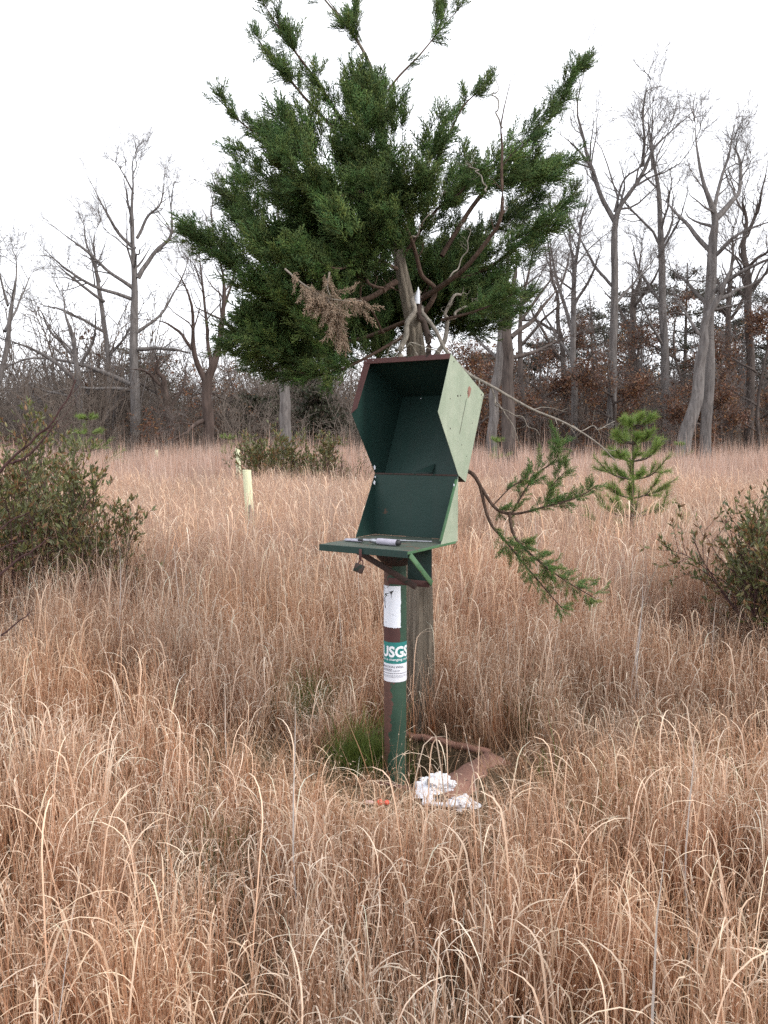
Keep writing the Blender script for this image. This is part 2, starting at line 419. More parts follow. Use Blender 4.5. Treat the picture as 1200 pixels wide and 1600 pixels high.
stalk = [clump(blades(2, .02, .8, .15, .06, .25, 2, .006, 5, GREY, (.66, .58, .5), (.05,) * 3, rg, 1.0)) for _ in range(3)]
far_t = [clump(blades(26, .16, .72, .2, .13, .5, 2.2, .006, 3, RED0, (.58, .43, .34), CV, rg),
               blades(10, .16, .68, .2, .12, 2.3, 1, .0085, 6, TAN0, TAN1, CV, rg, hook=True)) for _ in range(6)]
vfar_t = [clump(blades(30, .34, .78, .2, .13, .6, 2.2, .014, 2, (.38, .22, .15), (.62, .48, .4), CV, rg)) for _ in range(5)]
CL = curl + upright + thatch + stalk + far_t + vfar_t
o_curl, o_up, o_th, o_st, o_far, o_vf = 0, 7, 13, 17, 20, 26

def realize(P, pick, rz, tilt, S, tint):
    """every clump set down as real geometry: one mesh's verts, faces, colours"""
    Vs, Fs, Cs, n = [], {3: [], 4: []}, [], 0
    for k, (V, Fl, c) in enumerate(CL):
        w = np.where(pick == k)[0]
        if not len(w): continue
        q = V[None] * S[w][:, None]
        q = q + np.stack([q[..., 2] * tilt[w, 0, None], q[..., 2] * tilt[w, 1, None], 0 * q[..., 2]], -1)
        ca, sa = np.cos(rz[w])[:, None], np.sin(rz[w])[:, None]
        q = np.stack([q[..., 0] * ca - q[..., 1] * sa, q[..., 0] * sa + q[..., 1] * ca, q[..., 2]], -1) + P[w][:, None]
        Vs.append(q.reshape(-1, 3)); Cs.append((c[None] * tint[w][:, None]).reshape(-1, 3))
        for f in Fl: Fs[f.shape[1]].append((f[None] + (n + np.arange(len(w)) * len(V))[:, None, None]).reshape(-1, f.shape[1]))
        n += len(w) * len(V)
    return np.concatenate(Vs), [np.concatenate(f) for f in Fs.values() if f], np.concatenate(Cs)

def grid_pts(y0, y1, dens, wide, margin):
    pts = []
    n = int(dens * sum((wide * y + 2 * margin) * .1 for y in np.arange(y0, y1, .1)))
    yy = rg.uniform(0, 1, n * 3) * (y1 - y0) + y0; xx = rg.uniform(-1, 1, n * 3) * (wide * y1 / 2 + margin)
    ok = np.abs(xx) < wide * yy / 2 + margin
    return xx[ok][:n], yy[ok][:n]

def hmap(x, y):
    """how tall the grass stands: trodden round the well and along the path to its right"""
    h = np.full(x.shape, .88) + .17 * np.clip((y - 4.5) / 3, 0, 1)
    d = np.hypot((x - .12) / .75, (y - 3.85) / .5); h *= 1 - .62 * np.exp(-(d / .95) ** 2.6)
    d = np.hypot((x - .3) / .45, (y - 3.35) / .42); h *= 1 - .5 * np.exp(-d ** 2)
    d = np.hypot((x - 1.55) / .9, (y - 3.75) / .6); h *= 1 - .48 * np.exp(-d ** 2)
    d = np.hypot((x + .62) / .28, (y - 2.75) / .45); h *= 1 - .5 * np.exp(-d ** 2)
    d = np.hypot((x - .75) / .5, (y - 2.5) / .22); h *= 1 - .4 * np.exp(-d ** 2)
    h *= .86 + .14 * np.clip((y - 1.8) / 1.2, 0, 1); d = np.hypot((x + .42) / .24, (y - 4.5) / .3); h *= 1 - .65 * np.exp(-d ** 2)
    cap = (.045 + .40 * np.clip(3.57 - y, 0, 2)) / .5; side = np.clip(1.6 - np.abs(x - .1) / .48, 0, 1) ** .5
    near = (y < 4.15) & (side > 0)
    return np.where(near, np.minimum(h, cap * side + h * (1 - side)), h)
def vn(x, y, s, seed):
    return A([mnoise.noise((a * s + seed, b * s - seed, seed * .37)) for a, b in zip(x, y)])
PX, PY, PK, PS, PT = [], [], [], [], []
def lay(x, y, pick, sc, tint):
    PX.append(x); PY.append(y); PK.append(pick); PS.append(sc); PT.append(tint)
def tints(x, y, s=.55, amp=.24):
    a = vn(x, y, s, 3.1); b = vn(x, y, s * 2.1, 7.7); j = rg.normal(0, .07, len(x))
    v = .95 + amp * a + j
    g_ = np.clip(b * 1.6, -1, 1); return np.stack([v * (1 + .04 * g_), v * (1 - .05 * g_), v * (1 - .14 * g_)], 1)
def clear(x, y):
    ok = ~in_pit(x, y, .02)
    ok &= ~(in_pit(x, y, .17) & (x > .24) & (y < 4.3))
    ok &= np.hypot(x - .233, y - 4.75) > .1
    ok &= ~((np.abs(x - .27) < .22) & (np.abs(y - 3.63) < .16))        # where the cloth and the clipboard lie
    ok &= ~((np.abs(x + .02) < .11) & (np.abs(y - 3.56) < .13))
    ok &= ~((np.abs(x - .77) < .1) & (np.abs(y - 2.62) < .07))
    return ok
x, y = grid_pts(1.15, 7.5, 190, 1.05, 1.4); k = clear(x, y); x, y = x[k], y[k]
u = rg.uniform(0, 1, len(x)); bias = np.clip((y - 3.2) / 3.5, 0, 1) * .35 + .12 * vn(x, y, .8, 9.0)
pick = np.where(u < .55 - bias, rg.integers(0, 7, len(x)), np.where(u < .83, o_up + rg.integers(0, 6, len(x)), o_th + rg.integers(0, 4, len(x))))
pick = np.where((u > .985) & (hmap(x, y) > .7), o_st + rg.integers(0, 3, len(x)), pick)
patch = np.clip(vn(x, y, 1.3, 1.0) * 1.6 + .75, .0, 1)
keep = rg.uniform(0, 1, len(x)) < .45 + .55 * patch
h = np.where(rg.uniform(0, 1, len(x)) < .02, .6, hmap(x, y)) * rg.uniform(.72, 1.18, len(x)) * (.66 + .44 * patch)
lay(x[keep], y[keep], pick[keep], np.stack([.7 + .3 * h, .7 + .3 * h, h], 1)[keep], tints(x, y)[keep])
x, y = grid_pts(1.6, 6.0, 60, 1.0, .8); k = clear(x, y) & ~((np.abs(x - .15) < .42) & (np.abs(y - 3.5) < .3) & (rg.uniform(0, 1, len(x)) < .7)); x, y = x[k], y[k]
lay(x, y, o_th + rg.integers(0, 4, len(x)), np.repeat(rg.uniform(.6, 1.2, len(x))[:, None], 3, 1), tints(x, y) * .9)
PX, PY, PK, PS, PT = [np.concatenate(a) for a in (PX, PY, PK, PS, PT)]
n = len(PX)
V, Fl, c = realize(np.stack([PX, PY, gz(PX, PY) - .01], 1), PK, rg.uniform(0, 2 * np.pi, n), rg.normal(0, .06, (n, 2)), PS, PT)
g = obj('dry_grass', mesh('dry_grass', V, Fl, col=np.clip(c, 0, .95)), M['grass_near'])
tag(g, 'tall tan and russet dry grass with curled blades filling the near meadow', 'grass', kind='stuff')
# farther out: round patches of it, laid over one another
def patch_of(rad, dens, picks, hs):
    m = int(dens * np.pi * rad * rad); r = rad * np.sqrt(rg.uniform(0, 1, m)); a = rg.uniform(0, 6.283, m); x, y = r * np.cos(a), r * np.sin(a)
    h = hs * (1 + .2 * vn(x, y, .6, rg.uniform(0, 90))) * rg.uniform(.8, 1.15, m)
    return realize(np.stack([x, y, 0 * x - .01], 1), picks[rg.integers(0, len(picks), m)], rg.uniform(0, 6.283, m), rg.normal(0, .06, (m, 2)), np.stack([h, h, h], 1), tints(x, y, .5, .14))
mid_p = [patch_of(1.5, 20, np.r_[o_far:o_far + 6, o_up:o_up + 3], 1.0) for _ in range(4)]
far_p = [patch_of(3.6, 3.6, np.arange(o_vf, o_vf + 5), 1.1) for _ in range(4)]
x, y = grid_pts(7.0, 19.5, 3 / 7.07 * 1.0, 1.1, 2.5); m1 = len(x); x2, y2 = grid_pts(18, 78, 3 / 40.7, 1.25, 6)
bk = rg.integers(0, 4, m1); x, y = np.r_[x, x2], np.r_[y, y2]; pk = np.r_[bk, 4 + rg.integers(0, 4, len(x2))]; n = len(x)
tn_ = 1 + .12 * vn(x, y, .12, 5.0)[:, None] + rg.normal(0, .04, (n, 1)); z_ = rg.uniform(.9, 1.1, n)
g = scatter('meadow_grass', mid_p + far_p, np.stack([x, y, gz(x, y)], 1), pk, np.stack([0 * x, 0 * x, rg.uniform(0, 6.283, n)], 1), np.stack([0 * x + 1, 0 * x + 1, z_], 1), tn_ * A([[1.0, .97, .95]]), M['grass'])
tag(g, 'pinkish tan dry grass of the far meadow up to the woodland edge', 'grass', kind='stuff')

# short green growth in the pit and beside the trunk
gg = [clump(blades(40, .07, .16, .3, .35, .7, 1.5, .0024, 5, (.05, .08, .015), (.13, .18, .04), (.012, .014, .006), rg)) for _ in range(3)]
pts = []
for cx, cy, sx, sy, m_ in ((-.1, 4.1, .13, .1, 80), (-.45, 4.75, .16, .12, 44), (.85, 4.7, .3, .25, 10), (1.3, 3.4, .5, .4, 10), (-.62, 2.9, .15, .3, 6)):
    p = rg.normal(0, 1, (m_, 2)) * A([sx, sy]) * .6 + A([cx, cy]); pts.append(p)
pts = np.concatenate(pts); n = len(pts)
zz = np.where(in_pit(pts[:, 0], pts[:, 1]), -.08, 0)
g = scatter('green_grass', gg, np.stack([pts[:, 0], pts[:, 1], zz], 1), rg.integers(0, 3, n), np.stack([0 * zz, 0 * zz, rg.uniform(0, 6.3, n)], 1), rg.uniform(.8, 1.45, n), np.repeat(rg.uniform(.75, 1.2, n)[:, None], 3, 1), M['green_grass'])
tag(g, 'short green grass sprouting in the rusty pit and by the trunk', 'grass', kind='stuff')

# ------------------------------------------------------------------ the well with its open shelter box
WELL = A([.057, 4.0, 0.0])
well = empty('observation_well', WELL, 'green steel observation well post carrying a shelter box with its lid swung open', 'monitoring well')
def wobj(name, V, F, mats, parent=None, smooth=False):
    return obj(name, mesh(name, np.asarray(V) - WELL, F, smooth), mats, parent or well)
# box frame: fitted corner, turn, width, depth, height
O_ = A([-.0484, 4.3, 1.2041]); AY, BW, BL, BH, BE, TH, BS = .5571, .4949, .5024, .3274, .188, .4281, .0935
bu = A([math.cos(AY), -math.sin(AY), 0]); bb = A([math.sin(AY), math.cos(AY), 0]); bz = A([0, 0, 1.])
def bl(u, v, z): return O_ + bu * u + bb * v + bz * z      # u along the width, v to the back (front is negative), z up
upd = (math.sin(TH), math.cos(TH)); fwd = (-math.cos(TH), math.sin(TH))
Dp = (0, BH); Cp = (Dp[0] - fwd[0] * BS, Dp[1] - fwd[1] * BS)
Bp = (Cp[0] + upd[0] * BL, Cp[1] + upd[1] * BL); Ap = (Bp[0] + fwd[0] * (BH + BS), Bp[1] + fwd[1] * (BH + BS))
Ep = (Ap[0] - upd[0] * (BL - BE), Ap[1] - upd[1] * (BL - BE))

def sheet(name, pts, nrm, t, mats, parent=None, flip=False):
    """flat plate: outer face takes mats[0], inner face and edges mats[1]"""
    P = A(pts); n = len(P); Q = P - A(nrm) * t
    bm = bmesh.new()
    a = [bm.verts.new(p - WELL) for p in P]; b = [bm.verts.new(q - WELL) for q in Q]
    f = bm.faces.new(a); f.material_index = 0
    f = bm.faces.new(b[::-1]); f.material_index = len(mats) - 1
    for k in range(n):
        f = bm.faces.new((a[k], b[k], b[(k + 1) % n], a[(k + 1) % n])); f.material_index = len(mats) - 1
    bmesh.ops.recalc_face_normals(bm, faces=bm.faces)
    me = bpy.data.meshes.new(name); bm.to_mesh(me); bm.free()
    return bevel(obj(name, me, mats, parent or well), .0012, 1)

def bar(name, p, q, w, h, mats, parent=None, side=None):
    """flat bar from p to q; side: direction of its width"""
    p, q = A(p), A(q); d = unit(q - p); s = A(side) - d * np.dot(side, d); s = unit(s); n = np.cross(d, s)
    c = (p + q) / 2; V, F = box_vf((0, 0, 0), (np.linalg.norm(q - p), w, h)); V = V @ np.stack([d, s, n]) + c
    return bevel(wobj(name, V, F, mats, parent), min(w, h) * .12, 1)

# pipe with cap collar
m_ = 26; zs = np.linspace(-.62, 1.185, 40); a = np.linspace(0, 2 * np.pi, 33)[:-1]
pv, pf = tubes(A([[[WELL[0], WELL[1], z] for z in zs]]), np.full((1, 40), .0572), 40)
pipe = wobj('pipe', pv, pf, M['green_post'], smooth=True)
cr = [.0572, .066, .094, .096, .096, .09]; cz = [1.085, 1.092, 1.125, 1.13, 1.188, 1.19]
cv, cf = tubes(A([[[WELL[0], WELL[1], z] for z in cz]]), A([cr]), 32)
wobj('collar', cv, cf, M['rust_dark'], smooth=True)
# shelf: top plate with turned-down lip
TK = .004
shelf = sheet('shelf', [bl(0, 0, 0), bl(BW, 0, 0), bl(BW, -BL, 0), bl(0, -BL, 0)], (0, 0, 1), TK, [M['shelf_top'], M['green_in']])
sheet('shelf_lip', [bl(0, -BL - .001, .002), bl(BW, -BL - .001, .002), bl(BW, -BL - .001, -.03), bl(0, -BL - .001, -.03)], -bb, .004, [M['green_in']], shelf)
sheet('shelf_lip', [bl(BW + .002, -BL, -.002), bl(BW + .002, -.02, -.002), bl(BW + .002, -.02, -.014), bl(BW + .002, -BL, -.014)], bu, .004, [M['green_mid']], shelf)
# lower half of the box
sheet('back_panel', [bl(0, 0, .001), bl(BW, 0, .001), bl(BW, 0, BH), bl(0, 0, BH)], bb, .003, [M['green_out'], M['green_in']])
sheet('side_panel', [bl(-.001, -.001, .001), bl(-.001, -.001, BH - .002), bl(-.001, -BE, .001)], -bu, .003, [M['green_out'], M['green_in']])
sp_ = sheet('side_panel', [bl(BW + .001, -.001, -.006), bl(BW + .001, -.001, BH - .002), bl(BW + .001, -BE, -.006)], bu, .003, [M['green_out'], M['green_in']])
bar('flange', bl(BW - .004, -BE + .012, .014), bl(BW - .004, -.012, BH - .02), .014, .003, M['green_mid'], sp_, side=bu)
# lid
lid = sheet('lid', [bl(0, *Cp), bl(BW, *Cp), bl(BW, *Bp), bl(0, *Bp)], bb * upd[1] - bz * upd[0], .003, [M['green_out'], M['green_in']])
def lp(p, q, t): return (p[0] + (q[0] - p[0]) * t, p[1] + (q[1] - p[1]) * t)
sheet('top_panel', [bl(0, *Bp), bl(BW, *Bp), bl(BW, *Ap), bl(0, *Ap)], bz * upd[1] + bb * upd[0], .003, [M['green_out'], M['green_in']], lid)
sheet('side_panel', [bl(-.001, *p) for p in (Ap, Bp, Cp, Dp, Ep)], -bu, .003, [M['green_out'], M['green_in']], lid)
rsp = sheet('side_panel', [bl(BW + .001, *p) for p in (Ap, Bp, Cp, Dp, Ep)], bu, .003, [M['green_out'], M['green_in']], lid)
sheet('bottom_panel', [bl(0, *Cp), bl(BW, *Cp), bl(BW, *Dp), bl(0, *Dp)], A([0, 0, -1.]), .003, [M['rust_dark'], M['green_in']], lid)
hv, hf = tubes(A([[bl(.004, 0, BH - .002), bl(BW - .004, 0, BH - .002)]]), np.full((1, 2), .0055), 10); wobj('hinge', hv, hf, M['rust_dark'], lid, True)
dn = A([-upd[0], -upd[1]])
def inl(p, s): return (p[0] + s[0], p[1] + s[1])
# rusty flange along the front edge of the lid
e0, e1 = inl(Ap, (fwd[0] * .003, fwd[1] * .003)), inl(Ap, (fwd[0] * .003 + dn[0] * .03, fwd[1] * .003 + dn[1] * .03))
nf = bb * fwd[0] + bz * fwd[1]
sheet('flange', [bl(-.004, *e0), bl(BW - .002, *e0), bl(BW - .002, *e1), bl(-.004, *e1)], nf, .004, [M['rust']], lid)
e2 = inl(Ep, (fwd[0] * .003, fwd[1] * .003)); e3 = inl(e1, (dn[0] * .001, dn[1] * .001))
sheet('flange', [bl(-.004, *e3), bl(.036, *e3), bl(.026, *inl(e2, (upd[0] * .03, upd[1] * .03))), bl(-.004, *e2)], nf, .004, [M['rust']], lid)
# lifting handle on top of the lid
tn = bz * upd[1] + bb * upd[0]; hb = bl(.16, *lp(Ap, Bp, .12)); hc = bl(.29, *lp(Ap, Bp, .12))
hp = smooth_path([hb, hb + tn * .012, hb + tn * .026 + bu * .012, hc + tn * .026 - bu * .012, hc + tn * .012, hc], 24)
hv, hf = tubes(hp[None], np.full((1, 24), .0045), 8); wobj('handle', hv, hf, M['green_mid'], lid, True)
# rust hole, scratch and screw heads on the bleached side of the lid
def on_side(t_ab, s_dn):
    p = lp(Ap, Bp, t_ab); q = (p[0] + dn[0] * s_dn, p[1] + dn[1] * s_dn); return q
def patch(name, pts, off, mat_, parent):
    return sheet(name, [bl(BW + .001 + off, *on_side(*p)) for p in pts], bu, .0012, [mat_], parent)
patch('rust_patch', [(.56, .06), (.585, .045), (.64, .05), (.645, .085), (.61, .11), (.585, .09), (.57, .095)], .0014, M['rust_clay'], rsp)
patch('seam', [(.575, .12), (.582, .12), (.595, .31), (.588, .31)], .0014, M['rust_dark'], rsp)
for t_, s_, r_ in ((.1, .02, .004), (.36, .15, .006), (.42, .135, .004), (.93, .02, .005), (.85, .2, .003), (.2, .2, .003), (.35, .33, .004), (.7, .35, .003), (.88, .38, .003)):
    pts_ = [(t_ + r_ * math.cos(q) / .42 * (1 + .4 * math.sin(q * 3)), s_ + r_ * math.sin(q)) for q in np.linspace(0, 2 * np.pi, 9)[:-1]]
    patch('paint_chip', pts_, .0012, M['rust_dark'], rsp)
# flap and white caulk dabs inside the box
fl = [bl(.235, *inl(Dp, (.02, .012))), bl(.30, *inl(lp(Cp, Bp, .2), (-.006, 0))), bl(.305, *inl(lp(Cp, Bp, .1), (-.03, 0)))]
sheet('flap', fl, unit(np.cross(fl[1] - fl[0], fl[2] - fl[0])), .002, [M['green_in']], lid)
def dab(u, p, s, parent, seed):
    r_ = np.random.default_rng(seed); c = bl(u, *p)
    bm = bmesh.new(); bmesh.ops.create_icosphere(bm, subdivisions=2, radius=1)
    for v in bm.verts: v.co = Vector(c - WELL + (A(v.co) * A(s)) * (1 + r_.normal(0, .18)))
    me = bpy.data.meshes.new('caulk'); bm.to_mesh(me); bm.free(); obj('caulk', me, M['paper'], parent)
dab(.012, lp(Dp, Ep, .1), (.005, .004, .012), lid, 1); dab(.01, (-.02, BH - .05), (.005, .004, .012), well, 2)
dab(.01, (-.012, BH - .02), (.004, .004, .006), well, 7)
dab(.12, lp(Bp, Cp, .03), (.006, .004, .006), lid, 3); dab(BW - .008, (-.03, BH - .05), (.003, .004, .008), well, 4)
dab(.012, inl(e0, (-.002, -.012)), (.009, .003, .003), lid, 5); dab(.055, inl(e0, (-.002, -.012)), (.007, .003, .003), lid, 6)
# braces under the shelf: gusset plate on the right of the pipe, dark bar crossing from the left, light bar on the right edge
gus = sheet('gusset_plate', [bl(BW - .002, -.27, -.005), bl(.36, -.27, -.005), bl(.36, -.27, -.17), bl(.38, -.27, -.2), bl(BW - .002, -.27, -.19)], -bb, .005, [M['green_in'], M['rust_dark']])
bar('brace', bl(.07, -.345, -.022), bl(.45, -.345, -.19), .03, .005, M['rust_dark'], side=bz)
bar('brace', bl(BW + .002, -BL + .02, -.018), bl(BW + .002, -.275, -.18), .028, .006, M['green_mid'], side=bz)  # lit look of this brace comes from its lighter paint colour
bar('brace', bl(.30, -.352, -.172), bl(BW - .01, -.276, -.185), .03, .006, M['rust'], side=bz)
bar('hasp', bl(.245, -BL - .009, -.005), bl(.245, -BL - .009, -.055), .014, .003, M['rust'], side=bu)

# stickers and print on the pipe
def cyl_sheet(name, a0, a1, z0, z1, r, mat_, parent, na=30, nz=10, rough=0.0, seed=0):
    """a in degrees from the camera side, positive to the right"""
    r_ = np.random.default_rng(seed); aa = np.radians(np.linspace(a0, a1, na)); zz = np.linspace(z0, z1, nz)
    Ag, Zg = np.meshgrid(aa, zz, indexing='ij')
    if rough:
        k = r_.normal(0, rough, nz); Ag = Ag.copy(); Ag[-1] += np.cumsum(k) * .3 + k; k2 = r_.normal(0, .0012, na); Zg = Zg.copy(); Zg[:, 0] += k2
    V = np.stack([WELL[0] + r * np.sin(Ag), WELL[1] - r * np.cos(Ag), Zg], -1).reshape(-1, 3)
    I_ = np.arange(na * nz).reshape(na, nz); F_ = np.stack([I_[:-1, :-1], I_[1:, :-1], I_[1:, 1:], I_[:-1, 1:]], -1).reshape(-1, 4)
    return wobj(name, V, F_, mat_, parent, True)

def zpix(py): return at(617, py, 3.943)[2]
def mat_oldlabel():
    m, nt, b = nodes('cracked white label')
    tc = nt.nodes.new('ShaderNodeTexCoord')
    vo = nt.nodes.new('ShaderNodeTexVoronoi'); vo.feature = 'DISTANCE_TO_EDGE'; vo.inputs['Scale'].default_value = 42
    nt.links.new(tc.outputs['Object'], vo.inputs['Vector'])
    nn = noise_n(nt, 16, 6, .7, tc.outputs['Object'])
    sx = nt.nodes.new('ShaderNodeSeparateXYZ'); nt.links.new(tc.outputs['Object'], sx.inputs[0])
    mr = nt.nodes.new('ShaderNodeMapRange'); mr.inputs[1].default_value = .03; mr.inputs[2].default_value = -.06; mr.inputs[3].default_value = -.12; mr.inputs[4].default_value = .2
    nt.links.new(sx.outputs[0], mr.inputs[0])
    ad = nt.nodes.new('ShaderNodeMath'); nt.links.new(nn, ad.inputs[0]); nt.links.new(mr.outputs[0], ad.inputs[1])
    th = nt.nodes.new('ShaderNodeMath'); th.operation = 'MULTIPLY'; th.inputs[1].default_value = .06; nt.links.new(ad.outputs[0], th.inputs[0])
    lt = nt.nodes.new('ShaderNodeMath'); lt.operation = 'LESS_THAN'; nt.links.new(vo.outputs['Distance'], lt.inputs[0]); nt.links.new(th.outputs[0], lt.inputs[1])
    gt = nt.nodes.new('ShaderNodeMath'); gt.operation = 'GREATER_THAN'; gt.inputs[1].default_value = .68; nt.links.new(ad.outputs[0], gt.inputs[0])
    mu = nt.nodes.new('ShaderNodeMath'); mu.operation = 'MULTIPLY'; nt.links.new(lt.outputs[0], mu.inputs[0]); nt.links.new(gt.outputs[0], mu.inputs[1])
    nt.links.new(mixc(nt, mu.outputs[0], (.74, .79, .88), (.06, .07, .07)), b.inputs['Base Color']); b.inputs['Roughness'].default_value = .6
    return m
old = cyl_sheet('old_label', -88, 27, zpix(981), zpix(916), .0582, mat_oldlabel(), well, 30, 16, .012, 3)
tag(old, 'blank weathered white label with cracked edge')
# where the old label peeled, bare primer shows down to the newer sticker
cyl_sheet('bare_patch', -88, 24, zpix(1004), zpix(980.5), .0577, M['rust'], well, 30, 6, .02, 4)
def cyl_poly(name, pts, r, mat_, parent):
    V = A([[WELL[0] + r * math.sin(math.radians(a_)), WELL[1] - r * math.cos(math.radians(a_)), zpix(p_)] for a_, p_ in pts]); n_ = len(V)
    V = np.vstack([V.mean(0), V]); return wobj(name, V, A([[0, 1 + k, 1 + (k + 1) % n_] for k in range(n_)]), mat_, parent)
cyl_poly('tear', [(-33, 925), (-22, 924), (-8, 922.5), (-15, 926), (-19, 929), (-18, 936), (-22, 930), (-26, 927)], .0589, M['black'], old)
cyl_poly('tear', [(-70, 938), (-62, 932), (-60, 945), (-55, 952), (-62, 951)], .0589, M['ink'], old)
cyl_poly('tear', [(-30, 958), (-12, 960), (6, 963), (-12, 961)], .0589, M['ink'], old)
zt, zm, zb = zpix(1004), zpix(1037.5), zpix(1066)
stk = cyl_sheet('sticker', -150, 150, zb, zm, .0584, M['paper'], well, 70, 4)
tag(stk, 'white printed panel of the well sticker under a teal band')
cyl_sheet('teal_band', -150, 150, zm, zt, .0584, M['teal'], stk, 70, 4)

def lettering(name, text, size, arc_mm, z_base, ang_left, mat_, parent, embolden=0.0, r=.0592):
    """flat text bent round the pipe: spans arc_mm from the angle ang_left (degrees)"""
    cu = bpy.data.curves.new(name, 'FONT'); cu.body = text; cu.size = 1; cu.offset = embolden; cu.resolution_u = 3
    t = bpy.data.objects.new(name, cu); COL.objects.link(t)
    dg = bpy.context.evaluated_depsgraph_get(); ev = t.evaluated_get(dg); me0 = ev.to_mesh()
    bm = bmesh.new(); bm.from_mesh(me0); ev.to_mesh_clear(); bpy.data.objects.remove(t); bpy.data.curves.remove(cu)
    xs = [v.co.x for v in bm.verts]; x0, x1 = min(xs), max(xs)
    ys = [v.co.y for v in bm.verts if True]; capy = max(ys)
    sx = arc_mm / 1000 / (x1 - x0); sy = size
    for v in bm.verts: v.co = Vector(((v.co.x - x0) * sx, v.co.y / .7 * sy, 0))
    for c in np.arange(.003, arc_mm / 1000, .003):
        bmesh.ops.bisect_plane(bm, geom=bm.verts[:] + bm.edges[:] + bm.faces[:], plane_co=(c, 0, 0), plane_no=(1, 0, 0))
    for v in bm.verts:
        an = math.radians(ang_left) + v.co.x / .0572
        v.co = Vector((r * math.sin(an), -r * math.cos(an), z_base + v.co.y))
    me = bpy.data.meshes.new(name); bm.to_mesh(me); bm.free()
    return obj(name, me, mat_, parent)
lettering('lettering', 'USGS', .052, 157, zpix(1026.5), -80, M['whiteink'], stk, .035)
lettering('lettering', 'science for a changing world', .0125, 232, zpix(1032.5), -143, M['whiteink'], stk, .012)
lettering('lettering', 'OBSERVATION WELL', .0105, 163, zpix(1044), -118, M['ink'], stk, .01)
lettering('lettering', 'GEOLOGICAL SURVEY', .0058, 108, zpix(1049.3), -83, M['ink'], stk, .004)
for py_, a0_, a1_, h_ in ((1046.6, -70, -15, .0032), (1052.6, -80, 66, .0034), (1055.6, -82, 62, .0016), (1057.2, -82, 70, .0016), (1058.8, -80, 40, .0016)):
    q = a0_; r2 = np.random.default_rng(int(py_ * 10))
    while q < a1_ - 2:                                     # lines of print too small to read
        w_ = r2.uniform(4, 13); cyl_sheet('fine_print', q, min(q + w_, a1_), zpix(py_) - h_ / 2, zpix(py_) + h_ / 2, .0588, M['ink'], stk, 6, 2); q += w_ + 2.5

# ------------------------------------------------------------------ things on and about the well
def ring(c, r, t, nrm_u, nrm_v, n=20, a0=0, a1=2 * np.pi):
    a = np.linspace(a0, a1, n); P = A(c) + r * (np.cos(a)[:, None] * A(nrm_u) + np.sin(a)[:, None] * A(nrm_v))
    return tubes(P[None], np.full((1, n), t), 8)
pc = bl(.245, -BL - .012, -.082)
padlock = empty('padlock', pc, 'small rusty padlock hanging from the hasp under the shelf edge', 'padlock')
V, F = box_vf((0, 0, -.014), (.046, .019, .04)); R = Matrix.Rotation(.35, 3, 'Y') @ Matrix.Rotation(-.3, 3, 'Z')
bevel(obj('body', mesh('body', V @ A(R).T, F), M['rust_dark'], padlock), .004, 2)
V, F = ring((0, 0, .006), .011, .003, (1, 0, 0), (0, 0, 1.9), 18, 0, np.pi)
obj('shackle', mesh('shackle', V @ A(R).T, F, True), M['rust'], padlock)

def lie(name, p, q, prof, mat_, parent, sides=16):
    """turned piece from p to q; prof [(t, r)]"""
    p, q = A(p), A(q); P = A([p + (q - p) * t for t, _ in prof]); R_ = A([r for _, r in prof])
    V, F = tubes(P[None], R_[None], sides); return obj(name, mesh(name, V, F, True), mat_, parent)
tl = bl(.22, -.36, .0175)
tool = empty('sampling_tool', tl, 'lilac grey gripped hand tool with a steel shaft lying on the green shelf', 'hand tool')
tb = bl(.22, -.37, .0175) - tl
lie('grip', tb + bu * .03, tb + bu * .14, [(0, .002), (0, .0135), (.06, .0155), (.94, .0155), (1, .0135), (1, .002)], M['grip'], tool)
lie('end_cap', tb + bu * .14, tb + bu * .158, [(0, .002), (0, .0145), (.7, .0145), (1, .01), (1, .001)], M['black'], tool)
lie('ferrule', tb - bu * .01, tb + bu * .03, [(0, .003), (0, .009), (.5, .011), (.6, .013), (1, .012)], M['steel'], tool)
lie('shaft', tb - bu * .055, tb - bu * .01, [(0, .003), (.1, .005), (1, .0055)], M['steel'], tool)
lie('tip', tb - bu * .085, tb - bu * .055, [(0, .001), (.2, .006), (1, .007), (1, .001)], M['black'], tool)
rp, rq = bl(.015, -.30, .0075), bl(.44, -.17, .0075)
rod = obj('steel_rod', mesh('steel_rod', *[(z_ if i_ else z_ - rp) for i_, z_ in enumerate(tubes(np.stack([rp + (rq - rp) * t for t in (0, .3, .31, .7, .71, 1)])[None], A([[.003, .003, .006, .006, .0035, .0035]]), 8))], True), M['steel'])
rod.location = rp; tag(rod, 'long thin steel rod lying across the back of the green shelf', 'rod')
tin = bl(.09, -.33, .008)
V, F = box_vf((0, 0, 0), (.1, .035, .008), Matrix.Rotation(-AY, 3, 'Z'))
o = bevel(obj('measuring_tape', mesh('measuring_tape', V, F), M['grip']), .002); o.location = tin
tag(o, 'thin pale grey strip on the left end of the shelf', 'tape')

